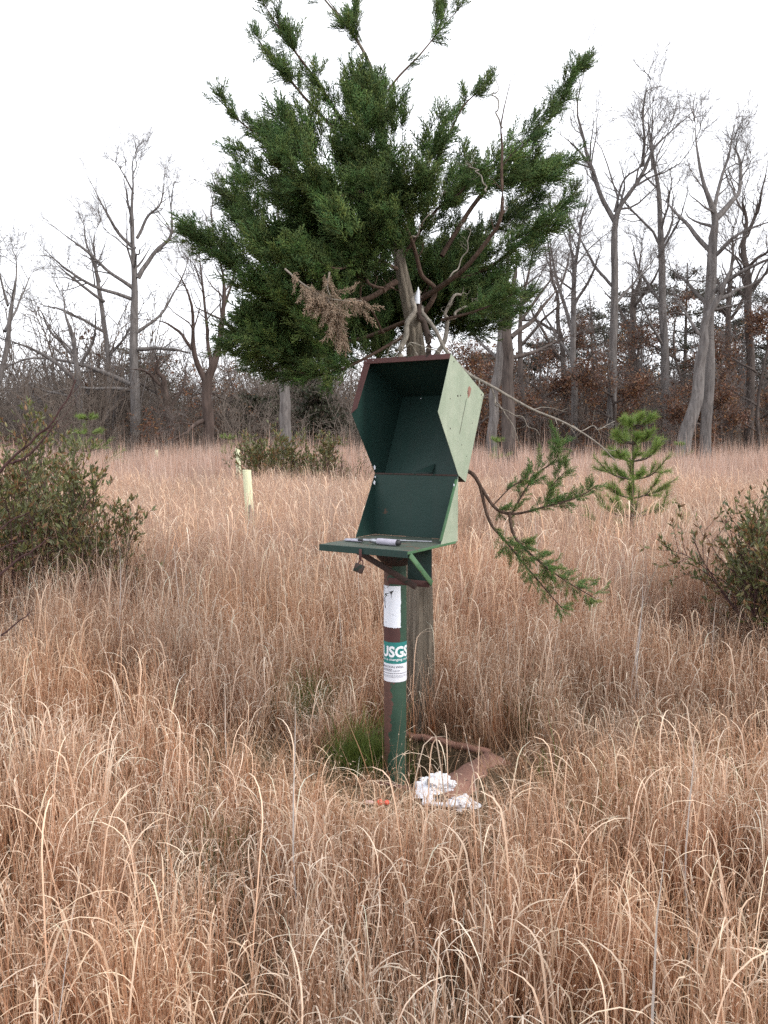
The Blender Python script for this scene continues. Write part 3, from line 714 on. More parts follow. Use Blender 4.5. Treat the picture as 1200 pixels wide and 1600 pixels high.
# rusty frame round the pit
frame = empty('pit_frame', (*((PIT[0] + PIT[2]) / 2), 0), 'rusty square steel frame sunk in the ground around the post', 'pit frame')
fc = A(frame.location)
for k in range(4):
    p, q = PIT[k], PIT[(k + 1) % 4]; d = unit(q - p); nrm = A([-d[1], d[0]])      # nrm points outwards
    Lk = np.linalg.norm(q - p)
    wide = .17 if k == 2 else .03
    tilt = -.2 if k == 2 else .0
    prof = [(0, .018), (wide, .018 + wide * tilt), (wide, .011 + wide * tilt), (.008, .011), (.008, -.012), (0, -.012)]
    ts = np.linspace(-.004 if k % 2 else .004, 1.004 if k % 2 else .996, 14)
    r2 = np.random.default_rng(k + 40); V = []
    for t in ts:
        j = r2.normal(0, .004, 2)
        for a_, z_ in prof:
            xy = p + d * t * Lk + nrm * (a_ + j[0] + .001 * k); V.append([xy[0], xy[1], z_ + j[1] + (.01 if k in (0, 1) else (.012 if k == 2 else -.02)) + .0015 * k])
    V = A(V) - fc; np_ = len(prof); nt_ = len(ts)
    i_, j_ = np.meshgrid(np.arange(nt_ - 1), np.arange(np_), indexing='ij')
    F = np.stack([i_ * np_ + j_, i_ * np_ + (j_ + 1) % np_, (i_ + 1) * np_ + (j_ + 1) % np_, (i_ + 1) * np_ + j_], -1).reshape(-1, 4)
    obj('rail', mesh('rail', V, F), M['rust_clay'] if k in (1, 2) else M['rust'], frame)

# crumpled cloth gloves, clipboard, small plastic bits in the grass
def crumple(name, c, s, seed, mat_, freq=9, amp=.35, flat=.25, sub=5):
    bm = bmesh.new(); bmesh.ops.create_icosphere(bm, subdivisions=sub, radius=1)
    for v in bm.verts:
        p = v.co.normalized(); f = 1 + .42 * mnoise.noise(p * 1.9 + Vector((seed, 0, 0))) + .24 * mnoise.noise(p * 4.2 + Vector((0, seed, 0))) + .13 * mnoise.noise(p * 8.5 + Vector((0, 2, seed))) - .16 * abs(mnoise.noise(p * 5.5 + Vector((seed, seed, 3))))
        q = p * f; z = q.z if q.z > -flat else -flat + (q.z + flat) * .08
        v.co = Vector((q.x * s[0], q.y * s[1], (z + flat) * s[2]))
    for f in bm.faces: f.smooth = True
    me = bpy.data.meshes.new(name); bm.to_mesh(me); bm.free(); o = obj(name, me, mat_); o.location = c; return o
g1 = at(683, 1240, 3.68); 
o = crumple('cotton_glove', (g1[0], 3.70, .06), (.08, .055, .05), 3.3, M['white']); tag(o, 'crumpled white cotton glove heaped on the white case by the post', 'glove')
g2 = at(724, 1258, 3.6)
o = crumple('cotton_glove', (g2[0], 3.60, 0.02), (.065, .05, .032), 8.1, M['white']); tag(o, 'white cotton glove lying flat on the ground right of the white case', 'glove')
cb = A([.235, 3.62, .03])
pb = empty('instrument_case', cb, 'open white instrument case with a dark recess lying in the grass by the post', 'case')
rz_ = Matrix.Rotation(-.12, 3, 'Z')
def cbx(name, c, s, m__, tiltx=0):
    V, F = box_vf((0, 0, 0), s, rz_ @ Matrix.Rotation(tiltx, 3, 'X')); o = bevel(obj(name, mesh(name, V + A(rz_ @ Vector(c)), F), m__, pb), .004); return o
cbx('tray', (.03, -.03, .012), (.17, .06, .016), M['paper'])
cbx('cover', (-.05, .03, .04), (.085, .006, .08), M['paper'], -.7)
cbx('recess', (.03, -.028, .025), (.05, .03, .012), M['black'])  # black block on the tray, its colour standing in for a slot's shade
cbx('clip', (-.03, .02, .085), (.012, .006, .03), M['bark_pale'], -.4)
fp = at(590, 1254, 3.63); fz = fp[2]
flt = empty('red_float', (fp[0], 3.63, fz), 'red and pale pink beaded plastic float in the grass left of the white case', 'float')
for nm, dx, r_, m__ in (('bead', .012, .0165, M['red']), ('bead', .043, .0125, M['red']), ('tube', -.04, .011, M['clear'])):
    bm = bmesh.new(); bmesh.ops.create_uvsphere(bm, u_segments=20, v_segments=12, radius=r_)
    for v in bm.verts: v.co.x = v.co.x * (1.0 if nm == 'bead' else 2.2) + dx
    for f in bm.faces: f.smooth = True
    me = bpy.data.meshes.new(nm); bm.to_mesh(me); bm.free(); obj(nm, me, m__, flt)
V, F = tubes(A([[[-.09, .004, -.004], [-.02, 0, 0], [.06, 0, 0]]]), np.full((1, 3), .004), 8); obj('wire', mesh('wire', V, F, True), M['clear'], flt)
o = crumple('stone', (.77, 2.62, -.02), (.1, .07, .06), 5.5, M['stone'], 5, .3, .3, 4); tag(o, 'flat red brown stone half hidden in the grass at lower right', 'stone')

# ------------------------------------------------------------------ tree shelters (tubes on stakes)
def tree_tube(px, py, Yd, r, L, lean, label):
    top = at(px, py, Yd); base = A([top[0] - lean[0] * L, Yd, top[2] - L])
    root = empty('tree_shelter', base, label, 'tree shelter', 'tree shelters in the meadow')
    V, F = tubes(A([[[0, 0, 0], [lean[0] * L * .5, 0, L * .5], [lean[0] * L, lean[1] * L, L]]]), np.full((1, 3), r), 20)
    Vi, Fi = tubes(A([[[lean[0] * L, lean[1] * L, L + .001], [lean[0] * L * .5, 0, L * .5]]]), np.full((1, 2), r * .93), 20)
    Vr, Fr = ring((lean[0] * L, lean[1] * L, L), r * .98, r * .07, (1, 0, 0), (0, 1, 0), 24)
    V, F = join([(V, F), (Vi, Fi), (Vr, Fr)]); obj('tube', mesh('tube', V, F, True), M['tube'], root)
    V, F = box_vf((r * 1.15 * -.5, -r * 1.12, L * .33), (.028, .022, L * .72)); bevel(obj('stake', mesh('stake', V, F), M['stake'], root), .002)
    for z_ in (.42, .62):
        Vt, Ft = ring((lean[0] * L * z_, 0, L * z_), r * 1.03, .003, (1, 0, 0), (0, 1, 0), 24); obj('tie', mesh('tie', Vt, Ft, True), M['black'], root)
tree_tube(385, 735, 9.7, .052, 1.32, (-.06, .02), 'nearest pale yellow green plastic tree shelter tube leaning in the meadow')
tree_tube(371, 701, 22, .065, 1.38, (-.04, .02), 'distant whitish tree shelter tube left of the small bushes')
tree_tube(244, 703, 32, .06, 1.3, (0, 0), 'smallest and farthest tree shelter tube in front of the left bare trees')

# ------------------------------------------------------------------ bare trees
def offspring(P, R, n, rg, ang=(.5, 1.0), ln=(.3, .55), tr=(.25, 1.0), rf=.6, m=6, wander=.25, up=.12, rmin=.01, lens=None, minl=.25):
    """n child branches spread over the parent paths (N x m x 3)"""
    N, mm, _ = P.shape
    seg = np.linalg.norm(np.diff(P, axis=1), axis=2); Ls = seg.sum(1)
    par = rg.choice(N, n, p=Ls / Ls.sum()); t = rg.uniform(tr[0], tr[1], n) ** .85; s = t * (mm - 1 - 1e-6); i = s.astype(int); f = (s - i)[:, None]
    p0 = P[par, i] * (1 - f) + P[par, i + 1] * f; r0 = R[par, i] * (1 - f[:, 0]) + R[par, i + 1] * f[:, 0]
    T = unit(P[par, i + 1] - P[par, i]); q = unit(np.cross(T, rg.normal(0, 1, (n, 3)))); a = rg.uniform(*ang, n)[:, None]
    d = unit(T * np.cos(a) + q * np.sin(a))
    L = np.maximum(Ls[par] * rg.uniform(*ln, n) * (1.15 - .65 * t), minl)
    step = (L / (m - 1))[:, None]
    pts = [p0]
    for k in range(m - 1):
        d = unit(d + rg.normal(0, wander, (n, 3)) + A([0, 0, up])); pts.append(pts[-1] + d * step)
    C = np.stack(pts, 1); tt = np.linspace(0, 1, m)
    RR = np.maximum(r0[:, None] * rf * (1 - .8 * tt)[None], rmin * (1 - .5 * tt)[None])
    return C, RR

def twig_fan(rg, r=.0095):
    T = np.cumsum(np.vstack([[0, 0, 0], unit(A([0, 0, 1.]) + rg.normal(0, .18, (5, 3))) * .3]), 0)[None]; R = np.linspace(r, r * .5, 6)[None]
    a = offspring(T, R, 7, rg, (.4, .95), (.3, .6), (.1, 1), .75, 4, .22, .08, r * .55, minl=.25); b = offspring(*a, 10, rg, (.4, .9), (.4, .7), (.2, 1), .8, 3, .2, .05, r * .45, minl=.15)
    V, F = join([tubes(T, R, 3), tubes(*a, 3), tubes(*b, 3)]); return V, F, np.ones((len(V), 3)) * A([.16, .14, .132])
_rf = np.random.default_rng(8); FANS = [twig_fan(_rf) for _ in range(5)]
def bare_tree(name, label, Yd, trunk, limbs, mat_, group=None, seed=0, dens=1.0, twig=.011, leaves=None, dy=1.3):
    """trunk, limbs: photo traced centre lines [(px, py, width px)]; every limb is pushed to a depth of its own"""
    rg = np.random.default_rng(seed + 100); k = Yd / FPX
    def line(pl, m, y0=None, y1=0):
        q = smooth_path(pl, m); D = np.linspace(0, 1, m) * y1
        D = D + np.cumsum(rg.normal(0, .06, m)); wv = smooth_path(rg.normal(0, 1, (max(3, m // 2), 2)) * q[:, 2].mean() * .22, m); q[1:, :2] += wv[1:]
        P = A([at(x, y, Yd + d) for (x, y, _), d in zip(q, D)]); return P, np.maximum(q[:, 2] * k * .5 * (1 - .8 * np.linspace(0, 1, m) ** 4), .006)
    tr = [tuple(t) for t in trunk]
    P, R = line(tr, 22); P[:, 1] -= P[0, 1] - Yd
    b = P[0].copy(); b[2] = gz(b[0], b[1]) - .15; P = np.vstack([b, P]); R = np.append(R[0] * 1.3, R)
    root = empty(name, (b[0], b[1], b[2] + .15), label, 'tree', group); ro = A(root.location)
    V, F = tubes(P[None], R[None], 12); obj('trunk', mesh('trunk', bark_wobble(V, R[0] * .07, 6 / (R[0] + .1)) - ro, F, True), mat_, root)
    mains = [line(l, 14, y1=rg.uniform(-dy, dy) * 1.5) for l in limbs]
    for Pl, Rl in mains:
        dt = np.linalg.norm(P - Pl[0], axis=1).argmin(); Pl += (P[dt] - Pl[0]) * A([0, 1, 0]) * np.linspace(1, 0, 14)[:, None]
        V, F = tubes(Pl[None], Rl[None], 7); obj('limb', mesh('limb', bark_wobble(V, Rl[0] * .06, 9) - ro, F, True), mat_, root)
    PP = np.stack([smooth_path(np.hstack([P[9:], R[9:, None]]), 14)] + [np.hstack([a, r[:, None]]) for a, r in mains])
    tot = sum(np.linalg.norm(np.diff(p[:, :3], axis=0), axis=1).sum() for p in PP)
    c1 = offspring(PP[:, :, :3], PP[:, :, 3], int(tot * 1.7 * dens), rg, (.4, .9), (.2, .5), (.15, 1), .5, 6, .26, .12, twig * 1.6, minl=.7)
    c2 = offspring(*c1, int(tot * 3.4 * dens), rg, (.45, 1.0), (.25, .55), (.15, 1), .6, 5, .3, .1, twig * 1.15, minl=.4)
    Vb, Fb = join([tubes(*c1, 4), tubes(*c2, 3)])
    tag(obj('branches', mesh('branches', Vb - ro, Fb, True), mat_, root), kind='stuff')
    nf = int(tot * 6.5 * dens); b = rg.integers(0, len(c2[0]), nf); j = rg.integers(1, 4, nf); pf = c2[0][b, j]; df = unit(c2[0][b, j + 1] - pf) + rg.normal(0, .4, (nf, 3)) + A([0, 0, .15])
    nt_ = len(PP) * 3; tips = np.repeat(PP[:, -2:, :3], 3, 0); pf = np.concatenate([pf, tips[:, 1], tips[:, 0]]); td = unit(tips[:, 1] - tips[:, 0]); df = np.concatenate([df, td + rg.normal(0, .2, td.shape), td + rg.normal(0, .45, td.shape)]); nf = len(pf)
    tag(scatter('twigs', FANS, pf - ro, rg.integers(0, 5, nf), dir_euler(df, rg.uniform(0, 6.28, nf)), rg.uniform(.45, 1.1, nf), rg.uniform(.7, 1.2, (nf, 1)) * np.ones((1, 3)), M['brush'], root), kind='stuff')
    if leaves:
        n, cols, size = leaves
        b = rg.integers(0, len(c2[0]), n); j = rg.integers(1, 5, n); p = c2[0][b, j] + rg.normal(0, .22, (n, 3))
        lv, lf, lc = leaf_cloud(p, size, cols, rg, simple=True); tag(obj('foliage', mesh('foliage', lv - ro, lf, col=lc), M['leaf'], root), kind='stuff')
    return root

def leaf_cloud(p, size, cols, rg, dirs=None, aspect=.42, fold=.25, simple=False):
    """one folded leaf (four triangles' worth) at each point"""
    n = len(p); d = unit(rg.normal(0, 1, (n, 3)) + A([0, 0, .25])) if dirs is None else unit(dirs + rg.normal(0, .45, (n, 3)))
    s = unit(np.cross(d, rg.normal(0, 1, (n, 3)))); w = np.cross(d, s)
    L = (size * rg.uniform(.6, 1.3, n))[:, None]
    mid = p + d * L * .5
    V = np.stack([p, mid + s * L * aspect * .5 + w * L * fold * .3, p + d * L, mid - s * L * aspect * .5 + w * L * fold * .3, mid - w * L * .04], 1).reshape(-1, 3)
    if simple:
        V = V.reshape(n, 5, 3)[:, :4].reshape(-1, 3); F = np.arange(n * 4).reshape(-1, 4)
        cols = A(cols); return V, F, np.repeat(cols[rg.integers(0, len(cols), n)] * rg.uniform(.7, 1.25, (n, 1)), 4, 0)
    k = np.arange(n)[:, None] * 5
    F = np.concatenate([k + A([[0, 1, 4]]), k + A([[1, 2, 4]]), k + A([[2, 3, 4]]), k + A([[3, 0, 4]])])
    cols = A(cols); c = cols[rg.integers(0, len(cols), n)] * rg.uniform(.7, 1.25, (n, 1))
    return V, F, np.repeat(c, 5, 0)

RUSSET = [(.19, .085, .045), (.15, .07, .045), (.23, .125, .06), (.13, .075, .055)]
GR = 'bare trees along the woodland edge'
BT = [
 ('bare_oak_tree', 'tall bare grey oak with a straight trunk, tallest tree left of the cedar', 42, 'bark_grey',
  [(206, 715, 17), (207, 640, 15), (208, 560, 13), (209, 470, 11), (208, 380, 8), (207, 300, 6), (206, 250, 3)],
  [[(212, 432, 8), (238, 392, 6), (262, 372, 5), (268, 340, 4), (262, 290, 2)], [(210, 370, 5), (228, 338, 4), (250, 315, 3), (258, 265, 2)], [(207, 385, 6), (180, 360, 5), (160, 320, 3), (135, 275, 2)],
   [(204, 448, 7), (170, 425, 5), (130, 390, 4), (75, 345, 2)], [(204, 466, 6), (150, 448, 5), (110, 425, 4), (62, 382, 2)], [(206, 300, 3), (190, 268, 2), (178, 250, 1)], [(205, 600, 9), (160, 582, 7), (110, 566, 5), (40, 562, 4), (-10, 585, 3)],
   [(208, 520, 6), (250, 490, 4), (280, 440, 3), (296, 400, 2)], [(206, 610, 6), (150, 606, 5), (90, 612, 4), (30, 640, 3)], [(210, 545, 7), (260, 545, 5), (300, 552, 4)]]),
 ('bare_oak_tree', 'slender bare tree just left of the tallest oak, its top bending left', 46, 'bark_grey',
  [(171, 705, 9), (168, 600, 8), (163, 500, 7), (152, 430, 6), (146, 390, 4), (152, 345, 2)],
  [[(160, 470, 5), (120, 440, 4), (85, 410, 2)], [(155, 440, 4), (135, 380, 3), (128, 330, 1)], [(165, 520, 5), (110, 490, 4), (50, 470, 2)], [(166, 560, 5), (200, 520, 3), (225, 470, 2)]]),
 ('forked_bare_tree', 'dark forked tree left of the cedar with two winding stems', 36, 'bark_brown',
  [(321, 712, 19), (322, 650, 17), (325, 600, 15), (335, 555, 11), (346, 500, 8), (350, 450, 6), (340, 400, 4), (322, 350, 2)],
  [[(320, 596, 11), (302, 560, 8), (300, 520, 6), (298, 480, 5), (285, 440, 3), (270, 420, 2)], [(330, 570, 7), (322, 510, 5), (318, 440, 4), (310, 380, 2)], [(303, 550, 6), (270, 510, 4), (240, 500, 2)], [(348, 480, 5), (365, 430, 3), (372, 360, 2)], [(335, 400, 3), (330, 330, 2), (338, 290, 1)],
   [(346, 515, 5), (375, 520, 4), (405, 530, 3)], [(320, 655, 8), (300, 668, 6), (270, 690, 4)]]),
 ('bare_oak_tree', 'bare tree at the left edge of the picture leaning right', 34, 'bark_grey',
  [(-8, 700, 10), (0, 600, 8), (14, 520, 7), (24, 450, 5), (26, 400, 2)], [[(15, 520, 5), (35, 470, 3), (52, 420, 2)], [(5, 560, 5), (-10, 500, 3), (-15, 430, 2)], [(20, 480, 4), (5, 440, 3), (-4, 400, 1)]]),
 ('bare_oak_tree', 'low spreading bare tree between the left edge and the tall oak', 38, 'bark_grey',
  [(127, 705, 11), (126, 640, 10), (122, 590, 9), (115, 540, 7), (105, 490, 5), (98, 460, 2)], [[(122, 600, 7), (90, 570, 6), (50, 545, 5), (0, 530, 3)], [(124, 570, 6), (145, 530, 4), (150, 480, 2)], [(118, 560, 5), (80, 520, 4), (60, 480, 2)], [(125, 620, 5), (90, 615, 4), (40, 600, 3)]]),
 ('fallen_trunk_tree', 'dark reddish trunk leaning left behind the forked tree', 40, 'bark_brown',
  [(273, 712, 15), (268, 670, 14), (260, 625, 13), (250, 585, 9), (240, 550, 4)], [[(262, 640, 6), (285, 600, 4), (292, 560, 2)], [(255, 605, 6), (225, 580, 4), (200, 575, 2)]]),
 ('bare_trunk_tree', 'thick smooth grey trunk rising into the left side of the cedar', 27, 'bark_grey',
  [(446, 716, 18), (446, 650, 17), (445, 580, 16), (444, 480, 14), (440, 380, 10), (430, 300, 5)], [[(444, 470, 7), (480, 400, 5), (500, 340, 3)], [(442, 420, 7), (400, 360, 5), (380, 300, 3)]]),
 ('bare_oak_tree', 'bare tree with a wide V fork right of the cedar', 38, 'bark_grey',
  [(951, 718, 15), (955, 620, 14), (958, 520, 12), (960, 430, 11), (961, 345, 9), (985, 300, 7), (1012, 250, 6), (1040, 212, 5), (1085, 172, 2)],
  [[(961, 345, 8), (940, 305, 7), (925, 262, 6), (912, 220, 5), (903, 172, 4), (916, 105, 2)], [(1003, 262, 6), (1006, 220, 4), (1006, 160, 3), (1020, 115, 1)], [(930, 275, 4), (905, 235, 3), (868, 205, 1)], [(962, 330, 5), (975, 280, 3), (1000, 262, 3), (1010, 240, 1)], [(958, 450, 5), (920, 400, 4), (895, 350, 2)], [(958, 480, 5), (1000, 430, 3), (1025, 400, 2)]]),
 ('bare_oak_tree', 'straight slender bare tree between the V forked tree and the big gnarled oak', 40, 'bark_grey',
  [(1040, 715, 15), (1038, 620, 13), (1035, 520, 12), (1032, 420, 11), (1026, 320, 9), (1021, 230, 5), (1018, 160, 2)],
  [[(1024, 260, 4), (1018, 210, 3), (1012, 165, 1)], [(1032, 400, 5), (1060, 350, 3), (1075, 300, 2)], [(1034, 470, 5), (1000, 420, 4), (985, 370, 2)], [(1036, 540, 5), (1010, 490, 3), (995, 440, 2)]]),
 ('bare_oak_tree', 'big gnarled bare oak with twisted upper limbs near the right edge', 33, 'bark_grey',
  [(1101, 725, 18), (1104, 640, 17), (1107, 540, 17), (1110, 450, 16), (1113, 380, 14), (1112, 330, 10), (1098, 280, 7), (1090, 230, 5), (1083, 185, 2)],
  [[(1116, 345, 10), (1140, 318, 8), (1156, 300, 6), (1158, 260, 5), (1150, 230, 3), (1166, 195, 1)], [(1114, 335, 7), (1125, 290, 5), (1140, 240, 4), (1150, 185, 2)], [(1112, 390, 8), (1075, 350, 6), (1050, 325, 4), (1030, 310, 2)], [(1118, 400, 7), (1150, 370, 5), (1190, 350, 3), (1215, 340, 2)], [(1112, 460, 8), (1150, 430, 6), (1200, 405, 4), (1230, 400, 3)], [(1108, 480, 7), (1070, 440, 5), (1045, 420, 3)]]),
 ('bare_oak_tree', 'pale grey trunk leaning right that crosses the foot of the gnarled oak', 31.5, 'bark_grey',
  [(1062, 722, 24), (1075, 660, 21), (1088, 600, 18), (1098, 540, 15), (1112, 480, 12), (1135, 430, 8), (1150, 400, 4)], [[(1120, 470, 7), (1150, 455, 5), (1185, 440, 3)], [(1100, 530, 6), (1070, 490, 4), (1050, 450, 2)]]),
 ('bare_oak_tree', 'dark upright trunk standing at the right edge of the picture', 39, 'bark_dark',
  [(1174, 718, 15), (1172, 620, 13), (1170, 520, 12), (1166, 430, 11), (1164, 350, 8), (1160, 290, 3)], [[(1166, 370, 6), (1185, 320, 4), (1200, 250, 2)], [(1168, 420, 6), (1195, 395, 4), (1225, 380, 3)], [(1166, 340, 4), (1150, 310, 3), (1140, 270, 2)]]),
 ('bare_tree', 'slim bare tree with fanning upright branches just right of the cedar crown', 37, 'bark_grey',
  [(897, 716, 11), (896, 620, 10), (895, 540, 9), (897, 460, 8), (903, 390, 6), (912, 330, 4), (918, 290, 2)], [[(895, 520, 6), (875, 450, 5), (862, 390, 3), (855, 340, 1)], [(896, 480, 5), (925, 430, 4), (942, 380, 2)], [(898, 440, 5), (892, 380, 3), (885, 320, 2)], [(895, 560, 5), (860, 510, 4), (840, 460, 2)]]),
 ('bare_tree', 'thin bare tree leaning left close beside the fanning slim tree', 39, 'bark_dark',
  [(884, 716, 10), (882, 620, 9), (876, 540, 8), (868, 470, 6), (858, 400, 4), (850, 340, 2)], [[(878, 560, 5), (845, 510, 4), (822, 470, 3)], [(874, 520, 5), (835, 500, 4), (800, 505, 3)], [(868, 470, 4), (885, 420, 3), (895, 370, 1)]]),
 ('bare_trunk_tree', 'thick grey trunk just right of the open lid, left one of a pair', 29, 'bark_grey',
  [(771, 722, 16), (772, 650, 15), (776, 580, 14), (782, 500, 12), (790, 420, 8), (795, 360, 4)], [[(780, 520, 7), (820, 470, 5), (850, 420, 3)], [(778, 560, 6), (740, 520, 4), (715, 480, 3)]]),
 ('bare_trunk_tree', 'thick dark trunk just right of the open lid, right one of a pair', 28, 'bark_dark',
  [(796, 724, 24), (794, 660, 21), (792, 590, 18), (795, 520, 16), (800, 450, 11), (806, 390, 5)], [[(795, 530, 8), (840, 490, 6), (875, 440, 4)], [(797, 560, 7), (850, 545, 5), (900, 520, 3)]]),
 ('bare_tree', 'leaning slim trunk between the paired trunks and the fanning slim tree', 36, 'bark_dark',
  [(826, 716, 10), (822, 640, 9), (812, 560, 8), (815, 480, 6), (830, 410, 4), (838, 360, 2)], [[(814, 540, 5), (850, 500, 4), (890, 460, 2)], [(816, 500, 5), (850, 450, 4), (880, 410, 2)]]),
 ('bare_tree', 'dark crooked tree between the V forked tree and the straight slender tree', 43, 'bark_dark',
  [(992, 712, 13), (990, 620, 12), (986, 540, 11), (990, 470, 9), (1000, 420, 6), (1004, 370, 3)], [[(988, 520, 6), (965, 480, 4), (940, 450, 3)], [(990, 480, 6), (1020, 440, 4), (1035, 400, 2)]]),
 ('bare_tree', 'slim dark tree rising between the gnarled oak and the right edge trunk', 42, 'bark_dark',
  [(1140, 712, 11), (1142, 620, 10), (1140, 540, 9), (1138, 460, 8), (1145, 390, 5), (1150, 340, 2)], [[(1140, 500, 5), (1165, 460, 4), (1190, 430, 3)], [(1139, 470, 5), (1115, 430, 4), (1100, 390, 2)]]),
]
for i, (nm, lb, Yd, mt, tr, lm) in enumerate(BT):
    bare_tree(nm, lb, Yd, tr, lm, M[mt], GR, i, 1.0 if i not in (5, 6, 14, 15) else .6)

# russet oaks of the understorey: still carrying brown leaves
UO = [(735, 705, 560, 33), (770, 705, 590, 35), (845, 705, 545, 38), (915, 705, 520, 40), (1000, 705, 500, 41), (1060, 705, 470, 44), (1125, 705, 520, 40), (1185, 705, 500, 38), (250, 700, 560, 46), (355, 700, 580, 44), (960, 705, 560, 36), (1100, 705, 590, 36)]
UL = ['russet leaved small oak beside the right edge of the open lid', 'russet leaved small oak behind the paired trunks', 'russet leaved small oak behind the slim leaning trunk', 'russet leaved oak between the fanning tree and the V forked tree', 'tall russet leaved oak right of the V forked tree',
      'tallest russet leaved oak, behind the straight slender tree', 'russet leaved oak right behind the gnarled oak', 'russet leaved oak at the right edge of the picture', 'orange brown leaved small tree just right of the tall left oak', 'reddish leaved small tree right of the dark forked tree', 'low russet leaved oak in front of the V forked tree', 'low russet leaved oak at the foot of the leaning pale trunk']
for i, (px, py0, py1, Yd) in enumerate(UO):
    r_ = np.random.default_rng(500 + i); h_ = py0 - py1; j = lambda s: r_.normal(0, s)
    tr = [(px, py0 + 10, 7), (px + j(4), py0 - h_ * .4, 5), (px + j(8), py0 - h_ * .75, 4), (px + j(10), py1, 2)]
    lm = [[(px + j(2), py0 - h_ * f, 4), (px + s * h_ * .18, py0 - h_ * (f + .1), 3), (px + s * h_ * .32, py0 - h_ * (f + .16), 2)] for f, s in ((.25, 1), (.35, -1), (.5, 1), (.6, -1), (.15, -1))]
    bare_tree('russet_oak_tree', UL[i], Yd, tr, lm, M['bark_dark'], 'russet leaved oaks in the understorey', 60 + i, .9, leaves=(3200 if i not in (8, 9) else 800, RUSSET, .15), dy=.9)

# pines behind: dark ragged crowns
PINE = [(.035, .045, .022), (.05, .055, .028), (.06, .05, .035), (.028, .035, .02), (.075, .06, .045)]
def far_pine(px, top, base, Yd, label, seed, low=.35, wide=.22, n=46, cols=PINE, per=95):
    rg = np.random.default_rng(seed); P0 = at(px, base, Yd); H = at(px, top, Yd)[2]
    b = A([P0[0], Yd, float(gz(P0[0], Yd))]); hgt = H - b[2]
    root = empty('pine_tree', b, label, 'tree', 'dark evergreens behind the bare trees')
    T = smooth_path(A([[0, 0, -.2], [rg.normal(0, .15), 0, hgt * .5], [rg.normal(0, .3), rg.normal(0, .2), hgt * .97]]), 12)
    V, F = tubes(T[None], np.linspace(.2, .03, 12)[None] * hgt / 12, 8); obj('trunk', mesh('trunk', V, F, True), M['bark_dark'], root)
    t = rg.uniform(low, 1, n); i = (t * 10.99).astype(int); p = T[i]; az = rg.uniform(0, 6.28, n); L = hgt * wide * np.clip(1.5 - t, .15, .8) * rg.uniform(.4, 1.4, n)
    d = np.stack([np.cos(az), np.sin(az), rg.uniform(-.1, .45, n)], 1); s = np.linspace(0, 1, 5)
    C = p[:, None] + d[:, None] * (L[:, None] * s[None])[..., None] + A([0, 0, 1.])[None, None] * (s ** 2 * .1)[None, :, None] * L[:, None, None]
    V, F = tubes(C, np.maximum(.045 * (1 - .8 * s), .01)[None].repeat(n, 0), 4); tag(obj('boughs', mesh('boughs', V, F, True), M['bark_dark'], root), kind='stuff')
    bi = rg.integers(0, n, n * per); q = rg.uniform(.35, 1.05, n * per)[:, None]
    c = C[bi, 0] * (1 - q) + C[bi, 4] * q + rg.normal(0, 1, (n * per, 3)) * A([.3, .3, .12]) * (L[bi] / 3 + .3)[:, None]
    V, F, col = leaf_cloud(c, .24, cols, rg, None, .3, simple=True); tag(obj('crown', mesh('crown', V, F, col=col), M['needle'], root), kind='stuff')
FP = [(925, 470, 702, 56, 'dark pine behind the V forked tree, left of the tall russet oak', .3), (985, 430, 702, 60, 'dark pine showing just right of the V forked trunk', .35), (1065, 400, 702, 58, 'tallest dark pine, behind the straight slender tree and the gnarled oak', .35),
      (1130, 430, 702, 62, 'dark pine right of the gnarled oak', .35), (1195, 440, 702, 60, 'dark pine cut by the right edge of the picture', .3), (835, 520, 702, 58, 'dark pine behind the slim leaning trunk', .4), (760, 540, 702, 50, 'dark pine behind the paired trunks', .4),
      (510, 600, 702, 40, 'dark bushy evergreen left of the open lid', .05), (405, 615, 702, 44, 'dark evergreen left of the thick smooth trunk', .05), (195, 610, 702, 52, 'dark evergreen at the foot of the tall left oak', .1), (235, 540, 702, 66, 'far pine crown right behind the tall left oak', .4), (470, 570, 702, 50, 'dark evergreen directly right of the thick smooth trunk', .1)]
for i, (px, tp, bs, Yd, lb, lw) in enumerate(FP):
    far_pine(px, tp, bs, Yd, lb, 900 + i, lw, .27 if i < 7 else .32, 60 if i < 7 else 80, per=130)

# brush of the woodland edge: grey stems nobody could count
rg = np.random.default_rng(77)
def brush_clump(h, n, c, leaf=0):
    P0 = np.zeros((n, 7, 3)); az = rg.uniform(0, 6.28, n); le = np.abs(rg.normal(0, .22, n)); L = h * rg.uniform(.45, 1.1, n)
    d = np.stack([np.sin(le) * np.cos(az), np.sin(le) * np.sin(az), np.cos(le)], 1); p = rg.normal(0, .35, (n, 3)) * A([1, 1, 0])
    for k in range(7):
        P0[:, k] = p; d = unit(d + rg.normal(0, .12, (n, 3))); p = p + d * (L / 6)[:, None]
    R0 = .014 * np.linspace(1, .35, 7)[None].repeat(n, 0)
    c1 = offspring(P0, R0, n * 6, rg, (.4, 1.0), (.2, .45), (.2, 1), .7, 5, .25, .08, .008)
    c2 = offspring(*c1, n * 10, rg, (.4, 1.0), (.3, .6), (.2, 1), .8, 3, .25, .05, .006)
    V, Fl = join([tubes(P0, R0, 4), tubes(*c1, 3), tubes(*c2, 3)])
    col = np.repeat(A([c]), len(V), 0)
    if leaf:
        b = rg.integers(0, len(c2[0]), leaf); lv, lf, lc = leaf_cloud(c2[0][b, 2] + rg.normal(0, .05, (leaf, 3)), .1, RUSSET, rg)
        V, Fl = join([(V, f) for f in Fl[:1]] + [(lv, lf)]) if len(Fl) == 1 else join([(V, Fl), (lv, lf)]); col = np.concatenate([col, lc])
    return V, Fl, col
